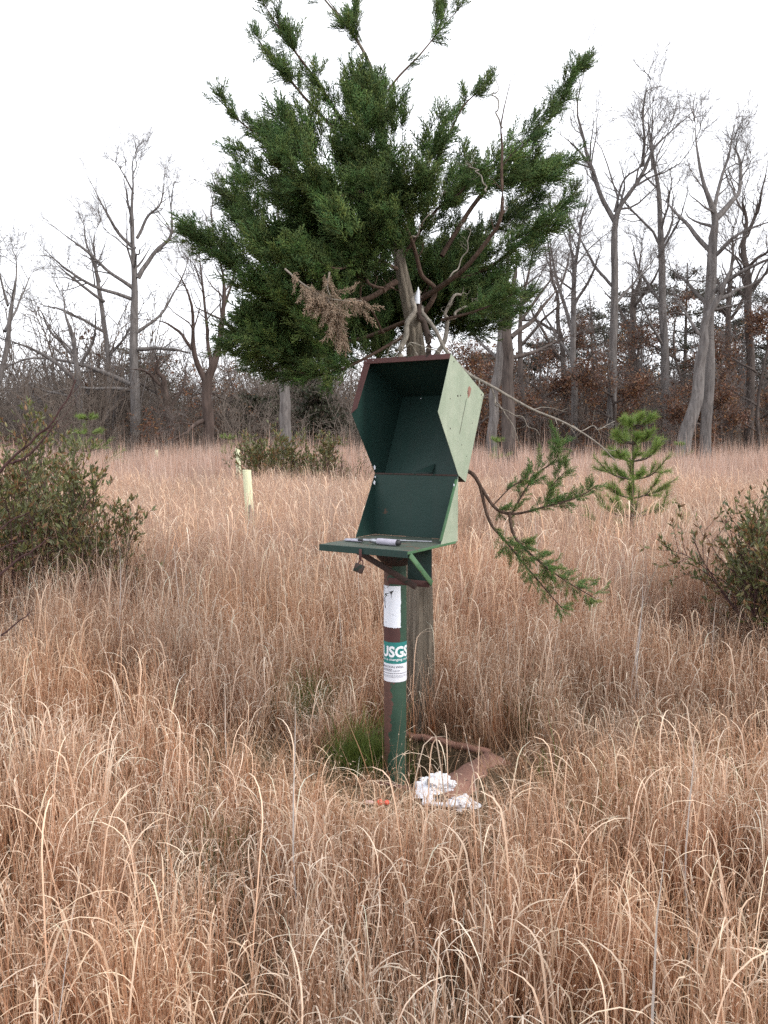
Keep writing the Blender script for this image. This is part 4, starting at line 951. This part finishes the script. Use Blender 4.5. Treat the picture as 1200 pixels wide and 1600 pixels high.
def sapling_clump(n, h, c):
    az = rg.uniform(0, 6.28, n); d = unit(np.stack([np.cos(az) * .1, np.sin(az) * .1, np.ones(n)], 1)); p = rg.normal(0, 1.1, (n, 3)) * A([1, 1, 0]); P0 = []; L = h * rg.uniform(.6, 1.1, n)
    for k in range(9):
        P0.append(p); d = unit(d + rg.normal(0, .05, (n, 3)) + A([0, 0, .06])); p = p + d * (L / 8)[:, None]
    P0 = np.stack(P0, 1); R0 = (rg.uniform(.05, .11, n)[:, None]) * np.linspace(1, .12, 9)[None]
    c1 = offspring(P0, R0, n * 16, rg, (.4, .9), (.12, .32), (.3, 1), .45, 6, .2, .12, .014); c2 = offspring(*c1, n * 40, rg, (.4, .9), (.3, .6), (.2, 1), .6, 4, .22, .08, .01)
    V, F = join([tubes(P0, R0, 6), tubes(*c1, 3), tubes(*c2, 3)]); return V, F, np.repeat(A([c]), len(V), 0)
BC = [brush_clump(2.4, 16, (.18, .15, .128)), brush_clump(2.0, 18, (.21, .178, .152)), brush_clump(2.6, 14, (.145, .118, .1)), brush_clump(2.2, 14, (.15, .12, .105), 220), brush_clump(2.0, 14, (.13, .1, .088), 380), sapling_clump(4, 9, (.12, .105, .1)), sapling_clump(5, 11, (.09, .078, .074)), sapling_clump(3, 10, (.14, .125, .12))]
x, y, pk, sz = [], [], [], []
for n, y0, y1, wide, rus, s0, s1 in ((46, 29, 37, 1.1, .2, .3, .7), (300, 36, 46, 1.15, .35, .7, 1.5), (620, 46, 66, 1.2, .35, 1.0, 2.6), (500, 66, 95, 1.25, .2, 1.8, 3.6)):
    yy = rg.uniform(y0, y1, n); xx = rg.uniform(-.6, .6, n) * yy * wide
    keep = ~((xx < -2) & (yy < 40) & (yy > 36.5)); xx, yy = xx[keep], yy[keep]; n = len(xx)
    right = xx > -1
    p = np.where(rg.uniform(0, 1, n) < np.where(right, rus + .3, rus - .2), 3 + rg.integers(0, 2, n), rg.integers(0, 3, n))
    x.append(xx); y.append(yy); pk.append(p); sz.append(rg.uniform(s0, s1, n) * np.where(right, 1.0, 1.1) * A([.95 + .75 * mnoise.noise((a_ * .16, b_ * .05, 4.2)) for a_, b_ in zip(xx, yy)]))
yy = rg.uniform(42, 75, 78); xx = yy * np.r_[rg.uniform(.1, .6, 56), rg.uniform(-.6, -.08, 22)]
x.append(xx); y.append(yy); pk.append(5 + rg.integers(0, 3, 78)); sz.append(np.where(xx > 0, rg.uniform(.75, 1.2, 78), rg.uniform(.4, .7, 78)))
x, y, pk, sz = map(np.concatenate, (x, y, pk, sz)); n = len(x)
b = scatter('brush', BC, np.stack([x, y, gz(x, y)], 1), pk, np.stack([0 * x, 0 * x, rg.uniform(0, 6.28, n)], 1), sz, rg.uniform(.75, 1.2, (n, 1)) * np.ones((1, 3)), M['brush'])
tag(b, 'grey and russet thicket of bare stems under the woodland trees', 'brush', kind='stuff')

# ------------------------------------------------------------------ leafy shrubs in the meadow
OLIVE = [(.12, .135, .048), (.15, .16, .058), (.09, .105, .042), (.2, .165, .065), (.21, .115, .055), (.15, .16, .08)]
def shrub(name, label, c, rad, hgt, nstem, nleaf, lsize, seed, cols=OLIVE, cat='shrub', group='leafy shrubs in the meadow'):
    rg = np.random.default_rng(seed); root = empty(name, (c[0], c[1], float(gz(c[0], c[1]))), label, cat, group)
    az = rg.uniform(0, 6.28, nstem); rr = rad * .45 * np.sqrt(rg.uniform(0, 1, nstem)); p = np.stack([rr * np.cos(az), rr * np.sin(az), 0 * az], 1)
    le = rg.uniform(.03, .42, nstem); d = np.stack([np.sin(le) * np.cos(az), np.sin(le) * np.sin(az), np.cos(le)], 1); L = hgt * rg.uniform(.55, 1.08, nstem)
    P0 = []
    for k in range(8):
        P0.append(p); d = unit(d + rg.normal(0, .12, (nstem, 3)) + A([0, 0, .03])); p = p + d * (L / 7)[:, None]
    P0 = np.stack(P0, 1); R0 = .009 * np.linspace(1, .3, 8)[None].repeat(nstem, 0)
    c1 = offspring(P0, R0, nstem * 7, rg, (.35, .9), (.2, .4), (.3, 1), .7, 5, .2, .15, .003)
    c2 = offspring(*c1, nstem * 7, rg, (.35, .9), (.3, .6), (.2, 1), .8, 4, .2, .15, .002)
    V, F = join([tubes(P0, R0, 5), tubes(*c1, 4), tubes(*c2, 3)]); tag(obj('stems', mesh('stems', V, F, True), M['twig_red'], root), kind='stuff')
    tw = np.concatenate([c1[0][:, [1, 2, 3, 4]], c2[0]]); b = rg.integers(0, len(tw), nleaf); q = rg.uniform(.2, 1, nleaf) * 2.999; i = q.astype(int); f = (q - i)[:, None]
    pp = tw[b, i] * (1 - f) + tw[b, i + 1] * f; dd = unit(tw[b, i + 1] - tw[b, i]) * .9 + A([0, 0, .35]) + rg.normal(0, .35, (nleaf, 3))
    V, F, col = leaf_cloud(pp, lsize, cols, rg, dd, .36); tag(obj('foliage', mesh('foliage', V, F, col=col), M['leaf'], root), kind='stuff')
    return root
shrub('bayberry_shrub', 'large olive leaved shrub at the left edge of the meadow, nearest of its clump', (-3.3, 7.3), 1.15, 1.5, 70, 7800, .062, 1)
shrub('bayberry_shrub', 'lower olive shrub at the right flank of the large left shrub', (-2.55, 7.1), .45, .95, 30, 2400, .058, 2)
shrub('bayberry_shrub', 'tall olive shrub behind the large left shrub at the picture edge', (-4.4, 9.0), 1.3, 1.75, 40, 5000, .068, 3)
shrub('bayberry_shrub', 'dark olive leaved shrub at the right edge of the meadow', (3.12, 5.75), .75, 1.12, 80, 9500, .052, 4)
shrub('bayberry_shrub', 'small dark olive bush in front of the thick smooth trunk', (-2.85, 20), .95, 1.7, 40, 4200, .1, 5)
shrub('bayberry_shrub', 'small bush between the smooth trunk and the open lid', (-1.8, 20), .8, 1.5, 30, 2800, .095, 6)
shrub('bayberry_shrub', 'lowest sparse bush touching the left edge of the green box', (-1.0, 19.5), .7, 1.2, 30, 700, .06, 7)
# leafless reddish shrub reaching in from the left
root = empty('bare_shrub', (-2.35, 3.9, 0), 'leafless red brown shrub twigs reaching in from the left edge', 'shrub')
tws = [[(-140, 1000), (-40, 800), (10, 725), (60, 680), (95, 640), (120, 592)], [(-140, 1000), (-30, 930), (20, 880), (50, 862), (80, 838)], [(-140, 1000), (-40, 880), (0, 828), (45, 800)], [(-140, 1050), (-40, 1020), (10, 985), (45, 958)], [(10, 725), (45, 712), (90, 655)], [(-60, 900), (0, 858), (40, 845)], [(-150, 1100), (0, 1190), (30, 1170), (75, 1120)]]
for i, l in enumerate(tws):
    P = smooth_path([(*at(px, py, 3.6 + .1 * i),) for px, py in l], 16); P = P + rg.normal(0, .004, P.shape) - A(root.location)
    V, F = tubes(P[None], np.linspace(.008, .003, 16)[None], 6)
    c1 = offspring(P[None], np.linspace(.006, .0018, 16)[None], 7, rg, (.4, .8), (.1, .22), (.4, 1), .6, 6, .12, .05, .0014, minl=.05)
    V, F = join([(V, F), tubes(*c1, 5)]); obj('twig', mesh('twig', V, F, True), M['twig_red'], root)

# ------------------------------------------------------------------ young pines in the meadow
def young_pine(name, label, px, top, Yd, whorls, needle, seed, nn=70, cols=None, wide=.42):
    rg = np.random.default_rng(seed); tp = at(px, top, Yd); b = A([tp[0], Yd, float(gz(tp[0], Yd))]); H = tp[2] - b[2]
    root = empty(name, b, label, 'young pine', 'young pines in the meadow')
    T = smooth_path(A([[0, 0, -.03], [.02, .02, H * .5], [0, 0, H * .93]]), 14); V, F = tubes(T[None], np.linspace(.03, .008, 14)[None] * H / 2, 8)
    obj('trunk', mesh('trunk', V, F, True), M['bark_brown'], root)
    tips = [(A([0, 0, H * .93]), A([0, 0, 1.]), H * .14)]; bp, br = [], []
    for w in range(whorls):
        z = H * (.22 + .68 * (w / (whorls - 1)) ** .9); L = H * wide * (1 - z / H) ** .75 + H * .07
        m = rg.integers(5, 8) if w else 7; a0 = rg.uniform(0, 6.28)
        for k in range(m):
            a = a0 + 6.283 * k / m + rg.normal(0, .2); l = L * rg.uniform(.45, 1.25); out = A([math.cos(a), math.sin(a), 0]); up_ = rg.uniform(.3, .75)
            P = smooth_path(A([A([0, 0, z]), A([0, 0, z + l * .16]) + out * l * .55, A([0, 0, z + l * up_]) + out * l]), 8); bp.append(P); br.append(np.linspace(.011, .004, 8) * H / 2)
            tips.append((P[-1], unit(P[-1] - P[-3]), l * .6)); tips.append((P[5], unit(P[5] - P[2]), l * .45))
            for s in range(2):
                q = P[rg.integers(3, 6)]; d = unit(P[-1] - P[0] + rg.normal(0, .5, 3) * l + A([0, 0, .2 * l])); e = q + d * l * .4
                bp.append(smooth_path(A([q, (q + e) / 2 + A([0, 0, -.01]), e]), 8)); br.append(np.linspace(.006, .003, 8) * H / 2); tips.append((e, unit(e - q), l * .32))
    V, F = tubes(np.stack(bp), np.stack(br), 5); tag(obj('boughs', mesh('boughs', V, F, True), M['bark_brown'], root), kind='stuff')
    cols = A(cols if cols is not None else [(.16, .25, .055), (.2, .29, .065), (.12, .2, .05), (.25, .32, .085)])
    Vs, Cs = [], []
    for p, d, l in tips:
        t = rg.uniform(-1, .06, nn)[:, None]; c = p + d * t * l; r = unit(rg.normal(0, 1, (nn, 3))); r = unit(r - (r @ d)[:, None] * d)
        nd = unit(d * rg.uniform(.5, 1.5, nn)[:, None] + r * .8); s = unit(np.cross(nd, rg.normal(0, 1, (nn, 3)))) * .0022 * (H / 2)
        q = c + nd * needle * rg.uniform(.7, 1.15, nn)[:, None]; Vs.append(np.stack([c - s, c + s, q], 1).reshape(-1, 3)); Cs.append(np.repeat(cols[rg.integers(0, 4, nn)] * rg.uniform(.75, 1.2, (nn, 1)), 3, 0))
    V = np.concatenate(Vs); tag(obj('needles', mesh('needles', V, np.arange(len(V)).reshape(-1, 3), col=np.concatenate(Cs)), M['needle'], root), kind='stuff')
young_pine('young_pine', 'bright green young pine in the meadow right of the well', 990, 640, 10.0, 7, .1, 21, 105, None, .22)
young_pine('young_pine', 'tiny bright green pine at the wood edge on the far left', 134, 644, 27, 4, .16, 22, 60)
young_pine('young_pine', 'tiny green pine at the foot of the paired trunks', 778, 683, 26, 3, .14, 23, 50)
young_pine('young_pine', 'small yellow green sapling between the paired trunks and the V forked tree', 872, 682, 20, 3, .1, 24, 50, [(.1, .14, .04), (.14, .17, .05), (.08, .11, .03), (.16, .18, .06)], .2)
young_pine('young_pine', 'tiny green pine in front of the leaning pale trunk', 1062, 690, 30, 3, .14, 25, 40)
young_pine('young_pine', 'tiny green sapling near the far tree shelters', 357, 680, 30, 3, .14, 26, 40)

# ------------------------------------------------------------------ the cedar behind the well
TY = 4.75
tb_ = at(660, 1128, TY); CB = A([tb_[0], TY, 0.0])
cedar = empty('cedar_tree', CB, 'dark green red cedar with bare lower limbs standing right behind the well', 'tree')
rg = np.random.default_rng(31)
tp = [(662, 1145, 62), (661, 1110, 48), (660, 1070, 40), (659, 1000, 37), (658, 900, 34), (655, 800, 33), (650, 700, 31), (650, 620, 30), (652, 560, 27), (645, 500, 22), (632, 440, 18), (618, 370, 15), (608, 300, 12), (600, 230, 9), (590, 160, 6), (577, 99, 5), (545, 44, 3.5), (508, 0, 2.5), (480, -40, 1.5)]
q = smooth_path(tp, 90); P = A([at(a, b_, TY) for a, b_, _ in q]); R = q[:, 2] * TY / FPX * .5
V, F = tubes(P[None], R[None], 28)
Vn = V.reshape(90, 28, 3); ang = np.linspace(0, 2 * np.pi, 28, endpoint=False)
rid = 1.5 * (.10 * np.sin(ang * 5 + .4)[None] + .06 * np.sin(ang * 9 + 2)[None] + .05 * rg.normal(0, 1, (1, 28))) * np.clip(np.linspace(1.6, .2, 90), .3, 2)[:, None]
Vn = P[:, None] + (Vn - P[:, None]) * (1 + rid)[..., None]
obj('trunk', mesh('trunk', Vn.reshape(-1, 3) - CB, F, True), M['bark_cedar'], cedar)
TRUNK = P
# limbs: traced line with depth offset, radii (px), foliage radius (m) at start and end, where foliage starts, density
LB = [
 ([(600, 300, 0), (565, 240, -.1), (530, 182, -.2), (490, 120, -.25), (446, 60, -.3), (410, 2, -.35)], 8, .12, .05, .25, 1.0),
 ([(520, 200, -.2), (472, 148, -.15), (434, 99, -.1), (400, 60, -.1)], 5, .1, .06, .1, 1.1),
 ([(600, 230, 0), (588, 154, 0), (577, 99, 0), (545, 44, 0), (505, -10, 0)], 4, .09, .06, .05, 1.0),
 ([(560, 70, 0), (552, 30, .05), (560, -5, .05)], 3, .04, .03, .3, .8),
 ([(590, 165, 0), (621, 122, .1), (654, 88, .2), (687, 48, .3), (722, 8, .35)], 4, .07, .02, .0, .35),
 ([(676, 62, .3), (687, 40, .3), (695, 18, .3)], 2, .03, .02, .2, 1.6),
 ([(660, 300, .1), (700, 215, .2), (725, 165, .25), (764, 130, .3)], 5, .05, .03, .25, .6),
 ([(690, 400, .1), (740, 320, .2), (790, 262, .2), (825, 220, .25), (862, 182, .3), (885, 138, .3), (922, 88, .3)], 8, .12, .03, .2, .85),
 ([(700, 440, .2), (760, 420, .25), (808, 385, .2), (863, 340, .15), (912, 284, .1)], 7, .1, .03, .15, .8),
 ([(690, 500, -.1), (730, 490, -.2), (770, 476, -.3), (816, 452, -.4)], 5, .13, .06, .1, 1.1),
 ([(620, 440, -.1), (560, 470, -.2), (473, 451, -.3), (401, 436, -.35), (346, 405, -.4), (290, 360, -.45)], 9, .18, .09, .3, 1.35),
 ([(600, 330, -.1), (520, 292, -.2), (467, 242, -.25), (429, 220, -.25), (385, 198, -.3), (338, 152, -.3)], 6, .12, .03, .3, .8),
 ([(590, 420, .1), (520, 400, .2), (445, 374, .3), (392, 341, .35), (340, 292, .4)], 6, .1, .025, .3, .7),
 ([(590, 360, 0), (500, 340, .1), (430, 305, .15), (375, 268, .2)], 6, .12, .05, .3, .9),
 ([(640, 500, .1), (560, 530, .2), (480, 540, .2), (420, 520, .2), (385, 505, .2)], 7, .14, .07, .3, 1.1),
 ([(640, 520, 0), (570, 560, -.1), (510, 585, -.2), (455, 580, -.2)], 6, .12, .07, .35, 1.1),
 ([(630, 400, 0), (680, 330, -.1), (720, 300, -.2), (750, 250, -.2)], 6, .11, .06, .3, .8),
 ([(650, 480, .3), (700, 400, .5), (740, 380, .6), (800, 330, .6)], 6, .13, .08, .3, .8),
 ([(620, 330, -.2), (560, 300, -.5), (520, 310, -.7), (480, 290, -.8)], 6, .16, .1, .3, 1.0),
 ([(620, 420, -.2), (570, 400, -.5), (530, 420, -.7), (480, 400, -.8)], 6, .16, .1, .3, 1.0),
]
SP, SD, SC, ST = [], [], [], []
def sprays(c, d, s, t):
    SP.append(c); SD.append(d); SC.append(s); ST.append(t)
def limb_mesh(P, R, mat_=None, sides=8):
    V, F = tubes(P[None], R[None], sides); obj('limb', mesh('limb', bark_wobble(V, R[0] * .05, 40) - CB, F, True), mat_ or M['bark_limb'], cedar)
for pl, w, f0, f1, ts, dn in LB:
    P = smooth_path([(*at(a, b_, TY + d_),) for a, b_, d_ in pl], 26); R = np.linspace(w, 1.2, 26) * TY / FPX * .5
    limb_mesh(P, R)
    L = np.linalg.norm(np.diff(P, axis=0), axis=1).sum()
    T = np.gradient(P, axis=0)
    nb = int(L * 22 * dn)                                   # side shoots that carry the sprays
    t = rg.uniform(ts, 1, nb) ** .9; i = (t * 24.99).astype(int); p = P[i]; d = unit(T[i])
    rad = (f0 + (f1 - f0) * (t - ts) / (1 - ts)) * .8
    o_ = unit(np.cross(d, rg.normal(0, 1, (nb, 3)))); sd = unit(d * 1.0 + o_ * .62 + A([0, 0, .22])); l = rad * (1.25 - .5 * t) * rg.uniform(.5, 1.3, nb)
    l = l * rg.uniform(.45, 1.45, nb); ts_ = rg.uniform(.7, 1.4, nb)
    for k in range(6):
        q = p + sd * (l * (k + .4) / 6)[:, None] + rg.normal(0, .012, (nb, 3))
        sprays(q, unit(sd + rg.normal(0, .4, (nb, 3)) + A([0, 0, .15])), rg.uniform(.45, .9, nb) * np.where(k > 3, .85, 1), ts_ * rg.uniform(.9, 1.1, nb))
# inner masses: clumps of shoots pointing outwards
EL = [(530, 330, -.25, 105, 100, .4, 26), (635, 335, 0, 85, 75, .4, 20), (480, 470, -.1, 85, 85, .4, 24), (740, 335, .2, 70, 50, .35, 13), (560, 235, 0, 70, 60, .3, 16), (435, 445, -.1, 60, 50, .35, 13),
      (490, 555, 0, 55, 38, .3, 11), (785, 395, .25, 60, 55, .3, 13), (585, 440, .35, 85, 80, .3, 20), (455, 385, 0, 45, 40, .3, 9), (810, 265, .2, 50, 42, .25, 9), (585, 520, .4, 70, 50, .25, 12), (715, 465, .3, 55, 45, .25, 11), (600, 500, .55, 75, 55, .2, 14), (545, 565, .3, 60, 30, .2, 8), (560, 380, -.6, 90, 70, .25, 14), (520, 430, -.5, 60, 60, .2, 9), (735, 500, .3, 50, 35, .25, 7), (470, 520, -.3, 60, 50, .25, 10), (600, 425, -.4, 60, 50, .15, 9), (645, 380, -.45, 45, 45, .15, 8), (610, 510, .5, 75, 45, .25, 18), (700, 500, .45, 45, 40, .2, 13), (665, 440, .5, 50, 40, .2, 11)]
for px, py, dy, rx, ry, rd, nc in EL:
    c0 = at(px, py, TY + dy)
    for _ in range(int(nc * 1.3)):
        v = rg.normal(0, 1, 3); v /= np.linalg.norm(v); v *= rg.uniform(.35, 1.0) ** .6
        cc = c0 + v * A([rx * TY / FPX, rd, ry * TY / FPX])
        if dy < .4 and mnoise.noise(Vector(cc * 2.6)) < -.1: continue                   # gaps where the sky shows
        tr_ = TRUNK[np.abs(TRUNK[:, 2] - cc[2] + .15).argmin()]; out = unit(cc - tr_ + A([0, -.05, .12])); ax = unit(out + A([0, 0, .35]) + rg.normal(0, .3, 3))
        m_ = rg.integers(26, 48); ll = rg.uniform(.18, .4); tt = rg.uniform(0, 1, m_)
        r_ = rg.normal(0, 1, (m_, 3)); r_ = unit(r_ - (r_ @ ax)[:, None] * ax); wd = .06 * (1 - .8 * tt)
        sprays(cc + ax * (tt * ll)[:, None] + r_ * (wd * rg.uniform(.2, 1, m_))[:, None], unit(ax * 1.2 + r_ * .5 + rg.normal(0, .2, (m_, 3))), rg.uniform(.5, 1.05, m_), np.full(m_, rg.uniform(.68, 1.35)))
# low bough that hangs out on the right
HB = [([(690, 720, -.05), (735, 738, -.3), (752, 762, -.35), (775, 795, -.4), (805, 803, -.4), (850, 792, -.45), (900, 778, -.5), (934, 758, -.5)], 7, .06, .015, .45, .45),
      ([(750, 760, -.35), (765, 815, -.4), (790, 845, -.45), (818, 880, -.5), (850, 918, -.5), (882, 955, -.5)], 5, .05, .04, .3, .55),
      ([(795, 800, -.4), (805, 840, -.45), (840, 875, -.5), (880, 905, -.55), (930, 935, -.55)], 5, .05, .05, .3, 1.0),
      ([(800, 802, -.4), (818, 770, -.4), (840, 740, -.4), (868, 718, -.4), (876, 690, -.4)], 3, .06, .05, .15, .9),
      ([(850, 792, -.45), (862, 760, -.45), (885, 735, -.45)], 2, .05, .03, .1, .9),
      ([(770, 790, -.4), (800, 760, -.4), (826, 748, -.4)], 2, .04, .03, .3, .5)]
for pl, w, f0, f1, ts, dn in HB:
    P = smooth_path([(*at(a, b_, TY + d_),) for a, b_, d_ in pl], 26); R = np.linspace(w, 1.3, 26) * TY / FPX * .5; limb_mesh(P, R, M['bark_limb'])
    L = np.linalg.norm(np.diff(P, axis=0), axis=1).sum(); nb = int(L * 60 * dn); T = np.gradient(P, axis=0)
    t = rg.uniform(ts, 1, nb); i = (t * 24.99).astype(int); d = unit(T[i]); o_ = unit(np.cross(d, rg.normal(0, 1, (nb, 3)))); sd = unit(d * .8 + o_ * .7 + A([0, 0, .2])); l = (f0 + (f1 - f0) * t) * rg.uniform(.5, 1.6, nb)
    for k in range(4):
        sprays(P[i] + sd * (l * (k + .3) / 3)[:, None], unit(sd + rg.normal(0, .4, (nb, 3))), rg.uniform(.3, .52, nb), rg.uniform(1.15, 1.75, nb))
# bare limbs and sticks
BL_ = [([(652, 470, .0), (698, 440, -.25), (737, 401, -.4), (764, 357, -.45), (781, 297, -.5), (786, 236, -.5), (783, 192, -.5), (802, 120, -.5)], 9.5, .8, 'bark_limb'),
       ([(655, 500, -.05), (676, 470, -.15), (660, 429, -.25), (637, 374, -.3), (616, 325, -.3), (606, 280, -.3)], 9, 3, 'bark_limb'),
       ([(656, 455, -.3), (642, 500, -.35), (622, 556, -.35), (612, 590, -.3)], 8, 9, 'bark_pale'), ([(652, 462, -.3), (660, 500, -.3), (670, 558, -.25), (676, 600, -.2)], 9, 10, 'bark_brown'),
       ([(664, 600, 0), (690, 540, -.1), (698, 500, -.1), (705, 478, -.1), (722, 462, -.1)], 9, 4, 'bark_pale'), ([(700, 500, -.1), (730, 480, 0), (745, 470, .1)], 5, 2, 'bark_pale'),
       ([(660, 480, -.1), (680, 510, -.2), (700, 545, -.3), (730, 577, -.35), (770, 605, -.4), (830, 640, -.45), (880, 664, -.5), (930, 692, -.5), (960, 712, -.5)], 7, 1.6, 'bark_pale'),
       ([(878, 663, -.5), (910, 668, -.5), (965, 665, -.5)], 2.2, 1, 'bark_pale'), ([(765, 602, -.4), (775, 640, -.4), (800, 665, -.4), (815, 700, -.4)], 2.4, 1, 'bark_pale'), ([(775, 628, -.4), (810, 650, -.4), (845, 680, -.4)], 2, 1, 'bark_pale'),
       ([(615, 560, -.3), (640, 535, -.35), (680, 548, -.4), (700, 558, -.4)], 2.5, 1.2, 'bark_pale'), ([(600, 560, -.3), (612, 535, -.3), (640, 512, -.3)], 2, 1, 'bark_pale'), ([(660, 580, -.2), (645, 545, -.3), (630, 530, -.3)], 2, 1, 'bark_pale'),
       ([(600, 520, 0), (560, 450, -.3), (600, 450, -.4)], 4, 2, 'bark_limb'), ([(560, 430, -.5), (590, 445, -.55), (615, 455, -.5)], 5, 3, 'bark_limb'), ([(700, 440, -.25), (720, 410, -.2), (735, 370, -.2), (722, 350, -.2)], 2.5, 1, 'bark_pale'),
       ([(640, 370, -.3), (665, 345, -.3), (690, 300, -.3)], 3, 1, 'bark_pale'), ([(760, 300, -.45), (745, 270, -.4), (730, 255, -.4)], 2.5, 1, 'bark_pale'), ([(785, 200, -.5), (775, 160, -.5), (780, 130, -.5)], 2.5, 1, 'bark_pale')]
for pl, w0, w1, mt in BL_:
    P = smooth_path([(*at(a, b_, TY + d_),) for a, b_, d_ in pl], 30); R = np.linspace(w0, w1, 30) * (TY - .3) / FPX * .5
    wv = smooth_path(rg.normal(0, .011, (9, 3)), 30); wv[0] = 0; P = P + wv
    V, F = tubes(P[None], R[None], 10); parts = [(bark_wobble(V, R[0] * .05, 60), F)]
    if w0 > 2.1:
        c1 = offspring(P[None], R[None], 6, rg, (.5, 1.1), (.08, .2), (.3, 1), .45, 8, .25, .05, .0012, minl=.06); c2 = offspring(*c1, 9, rg, (.4, 1.), (.3, .6), (.2, 1), .7, 5, .3, .05, .001, minl=.04)
        parts += [tubes(*c1, 5), tubes(*c2, 4)]
    V, F = join(parts); obj('limb', mesh('limb', V - CB, F, True), M[mt], cedar)
# broken white stub
c = at(652, 466, TY - .33); P = A([c + A([0, 0, -.03]), c, c + A([.004, 0, .035]), c + A([.006, 0, .06])]); V, F = tubes(P[None], A([[.014, .016, .01, .001]]), 9)
obj('broken_stub', mesh('broken_stub', bark_wobble(V, .002, 90) - CB, F), M['paper'], cedar)

def spray(rg, cols, droop=0.0):
    """one plume of scaly twiglets, about 13 cm"""
    L = .13; m = 15; parts, cc = [], []
    def spindle(p, d, l, r, c):
        n = len(p); u = unit(np.cross(d, rg.normal(0, 1, (n, 3)))); w = np.cross(d, u); mid = p + d * (l * .45)[:, None]
        ring_ = [mid + (u * math.cos(a) + w * math.sin(a)) * r[:, None] for a in (0, 2.09, 4.19)]
        V = np.stack([p] + ring_ + [p + d * l[:, None]], 1).reshape(-1, 3); k = np.arange(n)[:, None] * 5
        F = np.concatenate([k + A([t]) for t in ((0, 2, 1), (0, 3, 2), (0, 1, 3), (4, 1, 2), (4, 2, 3), (4, 3, 1))])
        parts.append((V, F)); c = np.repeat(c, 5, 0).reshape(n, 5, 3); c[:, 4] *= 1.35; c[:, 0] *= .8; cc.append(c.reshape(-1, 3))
    t = np.linspace(.05, 1, m); bend = A([rg.normal(0, .02), rg.normal(0, .02), 0]); ax = lambda t: A([0, 0, 1.]) * t[:, None] * L + bend * (t ** 2)[:, None]
    p = ax(t); az = np.arange(m) * 2.4 + rg.normal(0, .3, m); spread = .5
    d = unit(np.stack([np.cos(az) * spread, np.sin(az) * spread, np.full(m, .85)], 1)); l = .058 * (1.1 - .7 * t) * rg.uniform(.6, 1.3, m)
    colr = lambda n: A(cols)[rg.integers(0, len(cols), n)] * rg.uniform(.75, 1.2, (n, 1))
    spindle(p[:1] * 0, A([[0, 0, 1.]]), A([L * 1.12]), A([.0024]), colr(1)); spindle(p, d, l, np.full(m, .0026), colr(m))
    n2 = 5; b = np.repeat(np.arange(m), n2); s = np.tile(np.linspace(.25, .9, n2), m) + rg.normal(0, .05, m * n2)
    d2 = unit(d[b] + rg.normal(0, .42, (m * n2, 3)) + A([0, 0, .2])); spindle(p[b] + d[b] * (l[b] * s)[:, None], d2, .021 * rg.uniform(.6, 1.3, m * n2), np.full(m * n2, .0023), colr(m * n2))
    V, F = join(parts); return V, F, np.concatenate(cc)
CG = [(.092, .165, .052), (.115, .19, .06), (.074, .138, .052), (.15, .215, .066)]
SV = [spray(rg, CG) for _ in range(8)]
SP, SD, SC, ST = [np.concatenate(a) for a in (SP, SD, SC, ST)]
n = len(SP); tt = np.clip(ST, .6, 1.6)[:, None] * np.ones((1, 3)); tt[:, 0] *= rg.uniform(.85, 1.25, n); tt[:, 2] *= rg.uniform(.8, 1.15, n)
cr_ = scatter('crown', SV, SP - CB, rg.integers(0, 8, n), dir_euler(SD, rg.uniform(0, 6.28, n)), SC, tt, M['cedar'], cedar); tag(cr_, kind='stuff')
# dead brown sprig hanging in the left of the crown
DG = [(.42, .32, .24), (.34, .25, .18), (.52, .41, .31)]
DV = [spray(rg, DG) for _ in range(3)]
dp, dd = [], []
for pl, m_, w in (([(445, 420), (475, 445), (510, 465), (545, 470), (566, 470)], 40, .035), ([(510, 465), (525, 490), (528, 525)], 34, .035), ([(515, 425), (512, 450), (520, 470)], 14, .025), ([(480, 448), (500, 465), (535, 485)], 30, .03)):
    P = smooth_path([(*at(a, b_, TY - .95),) for a, b_ in pl], 20); obj('dead_twig', mesh('dead_twig', *[(v - CB if i_ == 0 else v) for i_, v in enumerate(tubes(P[None], np.linspace(.005, .0015, 20)[None], 6))], True), M['bark_pale'], cedar)
    i = rg.integers(2, 20, m_); dp.append(P[i] + rg.normal(0, w * .5, (m_, 3))); dd.append(A([0, 0, -1.]) + rg.normal(0, .5, (m_, 3)) + unit(P[-1] - P[0]) * .4)
dp, dd = np.concatenate(dp), np.concatenate(dd); n = len(dp)
o = scatter('dead_foliage', DV, dp - CB, rg.integers(0, 3, n), dir_euler(dd, rg.uniform(0, 6.28, n)), rg.uniform(.35, .75, n), rg.uniform(.8, 1.2, (n, 1)) * np.ones((1, 3)), M['dead'], cedar)
tag(o, 'dead brown hanging sprig', kind='stuff')
print('sprays', len(SP), 'grass', len(PX))
